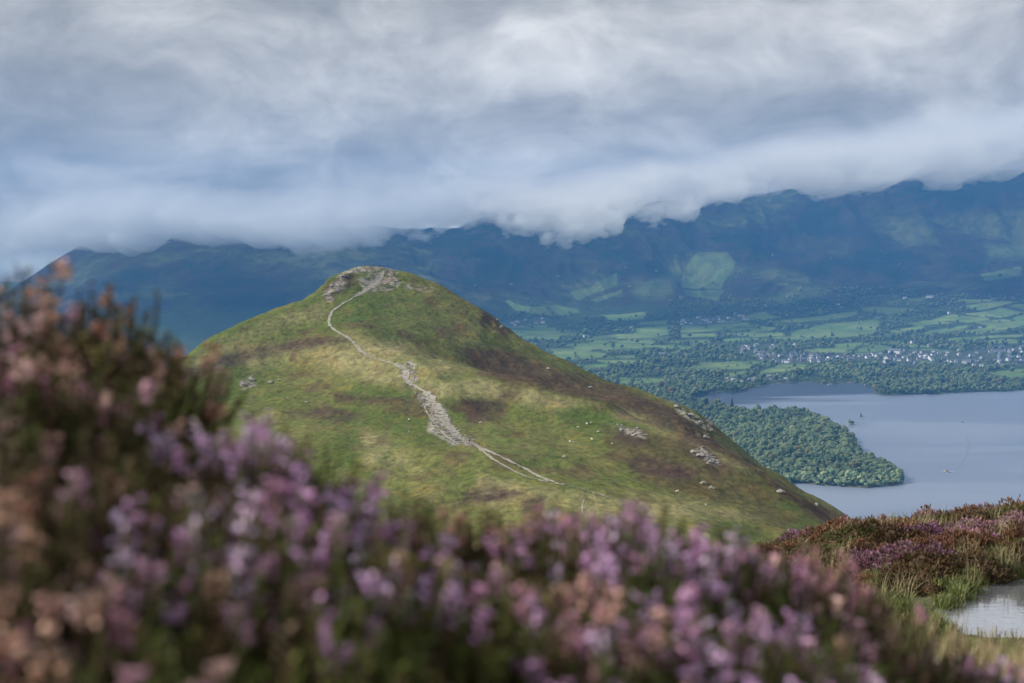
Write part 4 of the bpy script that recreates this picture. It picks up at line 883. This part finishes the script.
def heather(loc, sc_, tint, j, label, rz=None, wide=1.0):
    e = bpy.data.objects.new('heather_bush', None); C.objects.link(e); e.location = loc; e.rotation_euler = (0, 0, random.uniform(0, 6.28) if rz is None else rz); e.scale = (sc_ * wide, sc_ * wide, sc_); tag(e, label, 'heather')
    for n_, me in zip(('stems', 'leaves', 'flowers'), BM[(tint, j)]): obj(n_, me, e)
BUSH = [(8, 278, 1.60, 1.0, 'faded', 'brownish heather bush at the top left corner of the bank'), (78, 322, 1.62, .8, 'green', 'small green tipped heather spire standing up at the left'), (-20, 372, 1.32, 1.0, 'pink', 'pink heather bush cut by the left edge'),
        (60, 348, 1.62, .65, 'green', 'dark green bush beside the pink slope of heather at the left'), (22, 374, 1.40, .85, 'pink', 'salmon pink heather bush below the top left corner bush'), (128, 440, 1.50, .75, 'faded', 'brown heather bush just left of the purple slope'),
        (216, 424, 1.42, .7, 'purple', 'purple heather bush highest on the sloping outline'), (265, 456, 1.45, .75, 'purple', 'purple heather bush halfway down the sloping outline'), (324, 490, 1.45, .8, 'purple', 'purple heather bush at the foot of the sloping outline'),
        (378, 505, 1.60, .7, 'faded', 'brownish heather bush in the dip left of centre'), (438, 528, 1.60, .8, 'faded', 'russet heather bush left of the middle'), (500, 522, 1.65, .85, 'faded', 'broad russet heather bush at the middle of the bank'), (560, 516, 1.68, .8, 'pink', 'faded pink heather bush just left of the tall purple tuft'),
        (612, 503, 1.55, .7, 'purple', 'tall purple heather tuft standing against the grassy saddle'), (668, 525, 1.52, .75, 'purple', 'purple heather bush right of the tall tuft'), (722, 538, 1.58, .8, 'purple', 'purple heather bush before the right foot of the fell'), (782, 556, 1.62, .75, 'pink', 'rosy heather bush near the right end of the bank'),
        (828, 582, 1.60, .7, 'pink', 'last purple heather bush before the straw grass'), (885, 628, 1.60, .65, 'faded', 'brown heather bush among the straw grass'), (985, 655, 1.7, .5, 'purple', 'low purple heather in the straw grass below the pool'),
        (20, 465, 1.12, 1.0, 'faded', 'near dark heather bush low at the left edge'), (120, 500, 1.15, 1.0, 'green', 'near dark green bush with few flowers at lower left'), (205, 510, 1.16, .95, 'purple', 'near bush with bright purple sprays at lower left'), (300, 545, 1.18, .9, 'green', 'near green bush between purple sprays'),
        (385, 560, 1.22, .85, 'purple', 'near purple and green bush left of the bottom middle'), (470, 590, 1.22, .9, 'green', 'near bright green leafy bush at the bottom middle'), (560, 590, 1.24, .9, 'pink', 'near pink heather bush right of the bottom middle'),
        (650, 600, 1.20, .85, 'purple', 'near purple heather bush below the tall tuft'), (730, 625, 1.25, .85, 'green', 'near dark bush with sparse purple at lower right'), (800, 652, 1.3, .8, 'purple', 'near purple heather low beside the straw grass'),
        (60, 610, 1.0, .9, 'pink', 'nearest heather bush in the lower left corner'), (240, 650, 1.0, .9, 'green', 'nearest dark bush low under the purple sprays')]
for i, (px_, py_, d, sc_, tn, lb) in enumerate(BUSH):
    X_, Y_, Z_ = P(px_, py_, d); heather((float(X_), float(Y_), float(Z_) - .255 * sc_ - (0.010 if px_ > 300 else 0)), sc_, tn, i % 2, lb, wide=1.12)

# low clumps on the knoll
TINT2 = {'rust': [(.17, .075, .04), (.13, .06, .035), (.22, .11, .06)], 'mauve': [(.24, .12, .16), (.18, .08, .09), (.28, .16, .20)], 'brown': [(.12, .07, .035), (.10, .065, .03), (.15, .09, .05)], 'olive': [(.10, .10, .03), (.13, .09, .04), (.08, .09, .025)], 'violet': [(.30, .14, .26), (.22, .10, .16), (.16, .08, .08)]}
def clump_mesh(seed, pal, n_=1700, core=True):
    rg = np.random.default_rng(seed); ph = rg.uniform(0, 6.28, n_); cz = rg.uniform(0, 1, n_); sn = np.sqrt(1 - cz ** 2)
    lump = 1 + .18 * np.sin(ph * 3 + seed) + .15 * np.sin(ph * 5 + cz * 7 + seed * 2) + .10 * np.sin(ph * 11 + cz * 9)
    dirn = np.stack([sn * np.cos(ph), sn * np.sin(ph), cz * .8], -1); ce = np.stack([sn * np.cos(ph) * .42, sn * np.sin(ph) * .42, cz * .30], -1) * lump[:, None] * rg.uniform(.82, 1.03, (n_, 1))
    dirn = dirn + np.array([0, 0, .7]) + rg.normal(0, .25, (n_, 3)); a_, b_, d_ = frames(dirn); L_ = rg.uniform(.022, .05, (n_, 1)); w_ = rg.uniform(.006, .012, (n_, 1))
    V = np.stack([ce + a_ * w_, ce - a_ * .5 * w_ + b_ * .87 * w_, ce - a_ * .5 * w_ - b_ * .87 * w_, ce + d_ * L_], 1)
    V[:, :3] -= (d_ * .02)[:, None]
    mid_ = ce + d_ * L_ * .5; w2 = w_ * 1.3
    V = np.concatenate([V, np.stack([mid_ + a_ * w2, mid_ - a_ * .5 * w2 + b_ * .87 * w2, mid_ - a_ * .5 * w2 - b_ * .87 * w2], 1)], 1)   # 7 verts
    F_ = np.array([(0, 1, 4), (1, 5, 4), (1, 2, 5), (2, 6, 5), (2, 0, 6), (0, 4, 6), (4, 5, 3), (5, 6, 3), (6, 4, 3)])
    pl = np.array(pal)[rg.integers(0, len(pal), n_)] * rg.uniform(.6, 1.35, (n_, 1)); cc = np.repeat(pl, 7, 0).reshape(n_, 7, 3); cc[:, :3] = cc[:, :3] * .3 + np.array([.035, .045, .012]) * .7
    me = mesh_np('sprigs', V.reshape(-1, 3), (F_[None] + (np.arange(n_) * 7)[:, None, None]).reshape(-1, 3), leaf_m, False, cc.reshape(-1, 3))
    bm = bmesh.new(); bmesh.ops.create_icosphere(bm, subdivisions=3, radius=1)
    for v in bm.verts:
        p_ = math.atan2(v.co.y, v.co.x); c_ = max(0, v.co.z); l_ = 1 + .18 * math.sin(p_ * 3 + seed) + .15 * math.sin(p_ * 5 + c_ * 7 + seed * 2) + .1 * math.sin(p_ * 11 + c_ * 9); v.co = Vector((v.co.x * .36, v.co.y * .36, v.co.z * .25)) * l_
    mc = bpy.data.meshes.new('twigs'); bm.to_mesh(mc); bm.free(); mc.materials.append(stem_m)
    return me, mc
CL = [(k_, clump_mesh(100 + i * 3 + j, TINT2[k_])) for i, k_ in enumerate(TINT2) for j in range(2)]
CLL = {'rust': 'rust brown heather clump on the knoll by the pool', 'mauve': 'dull mauve flowering heather clump on the knoll by the pool', 'brown': 'dark brown heather clump on the knoll by the pool', 'olive': 'olive green heather clump on the knoll by the pool', 'violet': 'bright violet flowering heather clump on the knoll by the pool'}
def clump(x, y, s_, idx, label, group='heather clumps on the knoll'):
    k_, (me, mc) = CL[idx]; z = float(near_z(np.array([x]), np.array([y]))[0]) - .04
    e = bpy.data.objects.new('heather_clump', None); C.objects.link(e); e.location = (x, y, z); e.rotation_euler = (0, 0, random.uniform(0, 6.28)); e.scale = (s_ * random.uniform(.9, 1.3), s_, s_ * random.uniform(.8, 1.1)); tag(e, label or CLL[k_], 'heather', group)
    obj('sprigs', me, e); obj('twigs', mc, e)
cnt = 0; pts_ = []
for tries in range(6000):
    d = random.uniform(10.5, 21.0); px_ = random.uniform(740, 1075); x_ = (px_ - 512) / F * d
    if x_ < 3.0 - (20 - d) * .05: continue
    s_d = float(polysd(np.array([x_]), np.array([d]), pond_poly)[0])
    if s_d > -.35 or (px_ > 915 and d < 13.2): continue
    grassy = (s_d > -1.5) or float(fbm(np.array([x_ / 1.6]), np.array([d / 1.6]), 3, 470)[0]) > .12
    if d < 16.2 and grassy and random.random() > .12: continue
    s_ = random.uniform(.45, .95)
    if any((x_ - a_) ** 2 + (d - b_) ** 2 < (.27 * (s_ + c_) * .85) ** 2 for a_, b_, c_ in pts_): continue
    pts_.append((x_, d, s_)); z_ = fbm(np.array([x_ / 1.3]), np.array([d / 1.3]), 2, 480)[0] + random.gauss(0, .18)
    idx = (8 if z_ > .5 else 2 if z_ > .12 else 0 if z_ > -.22 else 4 if z_ > -.45 else 6) + random.randint(0, 1)
    loc_ = ('on the skyline ridge' if d > 17.6 else 'on the middle slope' if d > 14.6 else 'near the front') + ' of the knoll, ' + ('left end' if px_ < 830 else 'centre' if px_ < 930 else 'above the pool' if px_ > 965 else 'right of centre')
    clump(x_, d, s_, idx, ('large ' if s_ > .78 else 'small ' if s_ < .6 else '') + {'rust': 'rust brown', 'mauve': 'dull mauve', 'brown': 'dark brown', 'olive': 'olive green', 'violet': 'bright violet'}[CL[idx][0]] + ' heather clump ' + loc_); cnt += 1
    if cnt >= 290: break

# grass
def blades(n_, base_, h_, spread, lean, wd_, pal, rg):
    """curved tapering blades; base_ (n,3)"""
    an = rg.uniform(0, 6.28, n_); le = rg.uniform(.1, 1, n_) * lean; H_ = h_ * rg.uniform(.55, 1.1, n_); dx, dy = np.cos(an), np.sin(an); V = []
    for t_, w_ in ((0, 1), (.4, .85), (.75, .5), (1, .06)):
        cx = base_[:, 0] + dx * le * H_ * t_ ** 2; cy = base_[:, 1] + dy * le * H_ * t_ ** 2; cz = base_[:, 2] + H_ * (t_ - .35 * le * t_ ** 2)
        for s_ in (-1, 1): V.append(np.stack([cx - dy * wd_ * w_ * s_, cy + dx * wd_ * w_ * s_, cz], -1))
    V = np.stack(V, 1); F_ = np.array([(0, 1, 3, 2), (2, 3, 5, 4), (4, 5, 7, 6)]); P_ = np.array(pal)[rg.integers(0, len(pal), n_)] * rg.uniform(.7, 1.3, (n_, 1))
    return V.reshape(-1, 3), (F_[None] + (np.arange(n_) * 8)[:, None, None]).reshape(-1, 4), np.repeat(P_, 8, 0)
def grass(name, n_, sampler, h_, lean, wd_, pal, label, seed):
    rg = np.random.default_rng(seed); xy = sampler(n_, rg); z = near_z(xy[:, 0], xy[:, 1]); hh_ = h_ if np.isscalar(h_) else h_(xy)
    V, F_, c_ = blades(len(xy), np.c_[xy, z - .01], hh_, 0, lean, wd_, pal, rg); c_ = c_ * np.repeat(np.clip(1 + .9 * fbm(xy[:, 0] / .12, xy[:, 1] / .2, 3, seed), .35, 1.7), 8)[:, None]; tag(obj(name, mesh_np(name, V, F_, blade_m, False, c_)), label, 'grass', kind='stuff')
def s_mid(n_, rg):
    d = rg.uniform(10, 20.5, n_ * 4); px_ = rg.uniform(760, 1080, n_ * 4); x_ = (px_ - 512) / F * d; sd_ = polysd(x_, d, pond_poly)
    f_ = fbm(x_ / 1.6, d / 1.6, 3, 470); tuft = fbm(x_ / .22, d / .22, 2, 471)
    k_ = (sd_ < -.02) & (x_ > 2.8) & (((sd_ > -1.5) | (f_ > .0)) & (tuft > -.15) & ((d > 13.3) | (x_ < 4.0) | (rg.uniform(0, 1, len(d)) < .0))) & ((d < 16.8) | (rg.uniform(0, 1, len(d)) < .12)); return np.c_[x_, d][k_][:n_]
grass('short_grass', 30000, s_mid, .16, .9, .0045, [(.10, .14, .03), (.14, .17, .05), (.22, .21, .09), (.08, .10, .03)], 'green tufted grass round the pool and between the heather clumps', 5)
def s_pale(n_, rg):
    c_ = rg.uniform(0, 1, (60, 2)); cd = 11 + 8 * c_[:, 0]; cx = (rg.uniform(790, 1040, 60) - 512) / F * cd; i_ = rg.integers(0, 60, n_); x_ = cx[i_] + rg.normal(0, .09, n_); d = cd[i_] + rg.normal(0, .09, n_)
    k_ = (polysd(x_, d, pond_poly) < -.1) & ((d > 13.5) | (x_ < 3.6)); return np.c_[x_, d][k_]
grass('pale_grass', 3500, s_pale, .34, .8, .0035, [(.34, .28, .16), (.26, .23, .11)], 'pale bleached grass tufts scattered over the knoll', 6)
def s_near(n_, rg):
    d = rg.uniform(1.7, 3.4, n_ * 2); px_ = rg.uniform(780, 1100, n_ * 2); k_ = rg.uniform(0, 1, n_ * 2) < sstep(780, 900, px_) ; return np.c_[(px_ - 512) / F * d, d][k_][:n_]
def h_near(xy):
    x_, d = xy[:, 0], xy[:, 1]; px_ = 512 + x_ / d * F; top = np.interp(px_, [780, 830, 880, 930, 960, 1024, 1100], [600, 592, 592, 616, 626, 630, 630]) + 8
    s, _ = rayz(top); zt = CAMZ + s * d; g = near_z(x_, d); return np.clip(zt - g, .05, .6) * 1.0
grass('dry_grass', 9000, s_near, h_near, .55, .0022, [(.42, .30, .18), (.34, .22, .13), (.25, .22, .10), (.48, .36, .22), (.16, .17, .06)], 'straw coloured dry grass in front of the pool, out of focus', 7)
def s_bank(n_, rg):
    d = rg.uniform(4.2, 20, n_) ; px_ = rg.uniform(480, 1180, n_); x_ = (px_ - 512) / F * d; return np.c_[x_, d][(polysd(x_, d, pond_poly) < -.05) & ((d < 12.4) | (x_ < 3.6) | (px_ > 1080))]
grass('rough_grass', 60000, s_bank, .13, .9, .0035, [(.22, .20, .09), (.13, .15, .045), (.32, .26, .14), (.20, .12, .07)], 'rough mixed grass on the bank in front of the pool', 15)
def s_tall(n_, rg):
    px_ = np.r_[rg.normal(878, 6, 12), rg.normal(945, 14, 10), rg.normal(860, 30, 14), rg.normal(985, 25, 14)]; d = rg.uniform(1.9, 3.0, len(px_)); return np.c_[(px_ - 512) / F * d, d]
def h_tall(xy):
    d = xy[:, 1]; g = near_z(xy[:, 0], d); top = np.random.default_rng(3).uniform(560, 615, len(d)); s, _ = rayz(top); return np.maximum(CAMZ + s * d - g, .1)
grass('grass_stalks', 50, s_tall, h_tall, .35, .0022, [(.45, .42, .22), (.50, .40, .24)], 'few tall pale grass stalks rising left of the pool, out of focus', 8)
# ------------------------------------------------------------------ cloud lying on the fell tops, and the air
def cloudbank(side):  # low cloud on the fell tops, set within the haze volume
    nu, nv = 520, 190
    ed = np.array([(-400, 262), (0, 258), (30, 257), (75, 250), (150, 250), (250, 252), (300, 248), (350, 246), (400, 243), (440, 241), (475, 234), (510, 235), (545, 240), (600, 228), (650, 216), (700, 218), (760, 200), (850, 192), (950, 178), (1024, 166), (1400, 150)], float)
    px = np.linspace(-300, 1330, nu); lo = np.interp(px, ed[:, 0], ed[:, 1])
    v = np.linspace(-26, 74, nv); PX, VV = np.meshgrid(px, v)       # v = pixels above the mean lower edge
    LO = np.broadcast_to(lo, PX.shape); PY = LO - VV
    f1 = fbm(PX / 62, PY / 44, 6, 501, .55); f2 = fbm(PX / 22 + f1 * .6, PY / 19, 5, 511, .55)
    thick = VV / 8.0 + f1 * 2.4 + f2 * np.interp(PX, [300, 560], [1.2, 2.6])
    thick = thick * sstep(-24, -14, VV)
    left = sstep(-10, 110, PX)
    up = (1 - sstep(-2, 72, VV + 12 * fbm(PX / 170, PX * 0, 3, 533))) ** 1.2
    T = 430.0 * np.clip(thick, 0, 4.5 + f2) * up * (0.25 + .75 * left)
    base_d = np.interp(PX, [-400, 75, 300, 430, 550, 650, 750, 880, 1010, 1400], [7300, 7350, 7500, 7700, 8000, 8200, 8600, 8600, 8600, 8600]) + np.clip(VV, 0, 80) * 4
    mid_ = base_d - f1 * 150 - 200
    T = np.maximum(T - 6 - 20 * sstep(20, 60, VV), 0); T = np.where(T > 0, T + 16, 0)
    T = T * (sstep(560, 400, PX) if side == 0 else sstep(400, 560, PX)); T = np.where(T < 14, 0, T)
    T[0] = T[-1] = 0; T[:, 0] = T[:, -1] = 0
    Yf = mid_ - T * .6 - f2 * 30 * (T > 0); Yb = Yf + T
    V = []
    for Yq in (Yf, Yb):
        s, k_ = rayz(PY); V.append(np.stack([(PX - 512) / F * k_ * mid_, Yq, CAMZ + s * mid_], -1).reshape(-1, 3))
    n_ = nu * nv; g = grid_faces(nv, nu); tt = T.ravel()
    keep_ = tt[g].max(1) > 0; g = g[keep_]
    # weld the rim: where the thickness is nil both sheets share the vertex
    idx = np.arange(n_) + n_; idx[tt <= 0] = np.arange(n_)[tt <= 0]
    F_ = np.concatenate([g, idx[g][:, ::-1]])
    m_ = bpy.data.materials.new('cloudbank'); m_.use_nodes = True; m_.node_tree.nodes.clear(); t = NT(m_.node_tree)
    o_ = t.node('ShaderNodeOutputMaterial'); pv = t.node('ShaderNodeVolumePrincipled'); pv.inputs['Color'].default_value = ((.83, .87, .93, 1) if side == 0 else (1.0, 1.0, 1.0, 1)); pv.inputs['Density'].default_value = 0.0038; pv.inputs['Anisotropy'].default_value = 0.25  # left bank greyer: shade from the cloud above is put into its colour
    t.link(pv.outputs[0], o_.inputs['Volume'])
    me = mesh_np('cloudbank', np.concatenate(V), F_, m_)
    o_ = obj('cloudbank', me); tag(o_, ['ragged grey cloud lying along the tops of the left hand fells', 'ragged white cloud lying along the tops of the right hand fells'][side], 'cloudbank', kind='stuff')
cloudbank(0); cloudbank(1)
def haze():
    z0 = -7.0; V, Fq = boxes([(-12100, 12100, -900, 13620, z0, 1330)])
    m_ = bpy.data.materials.new('haze'); m_.use_nodes = True; m_.node_tree.nodes.clear(); t = NT(m_.node_tree)
    o_ = t.node('ShaderNodeOutputMaterial'); pv = t.node('ShaderNodeVolumePrincipled'); pv.inputs['Color'].default_value = (.115, .37, .80, 1); pv.inputs['Density'].default_value = 6.5e-5; pv.inputs['Anisotropy'].default_value = 0.0
    t.link(pv.outputs[0], o_.inputs['Volume'])
    tag(obj('haze', mesh_np('haze', V, Fq, m_, False)), 'blue haze filling the air over the valley', 'haze', kind='stuff')
haze()
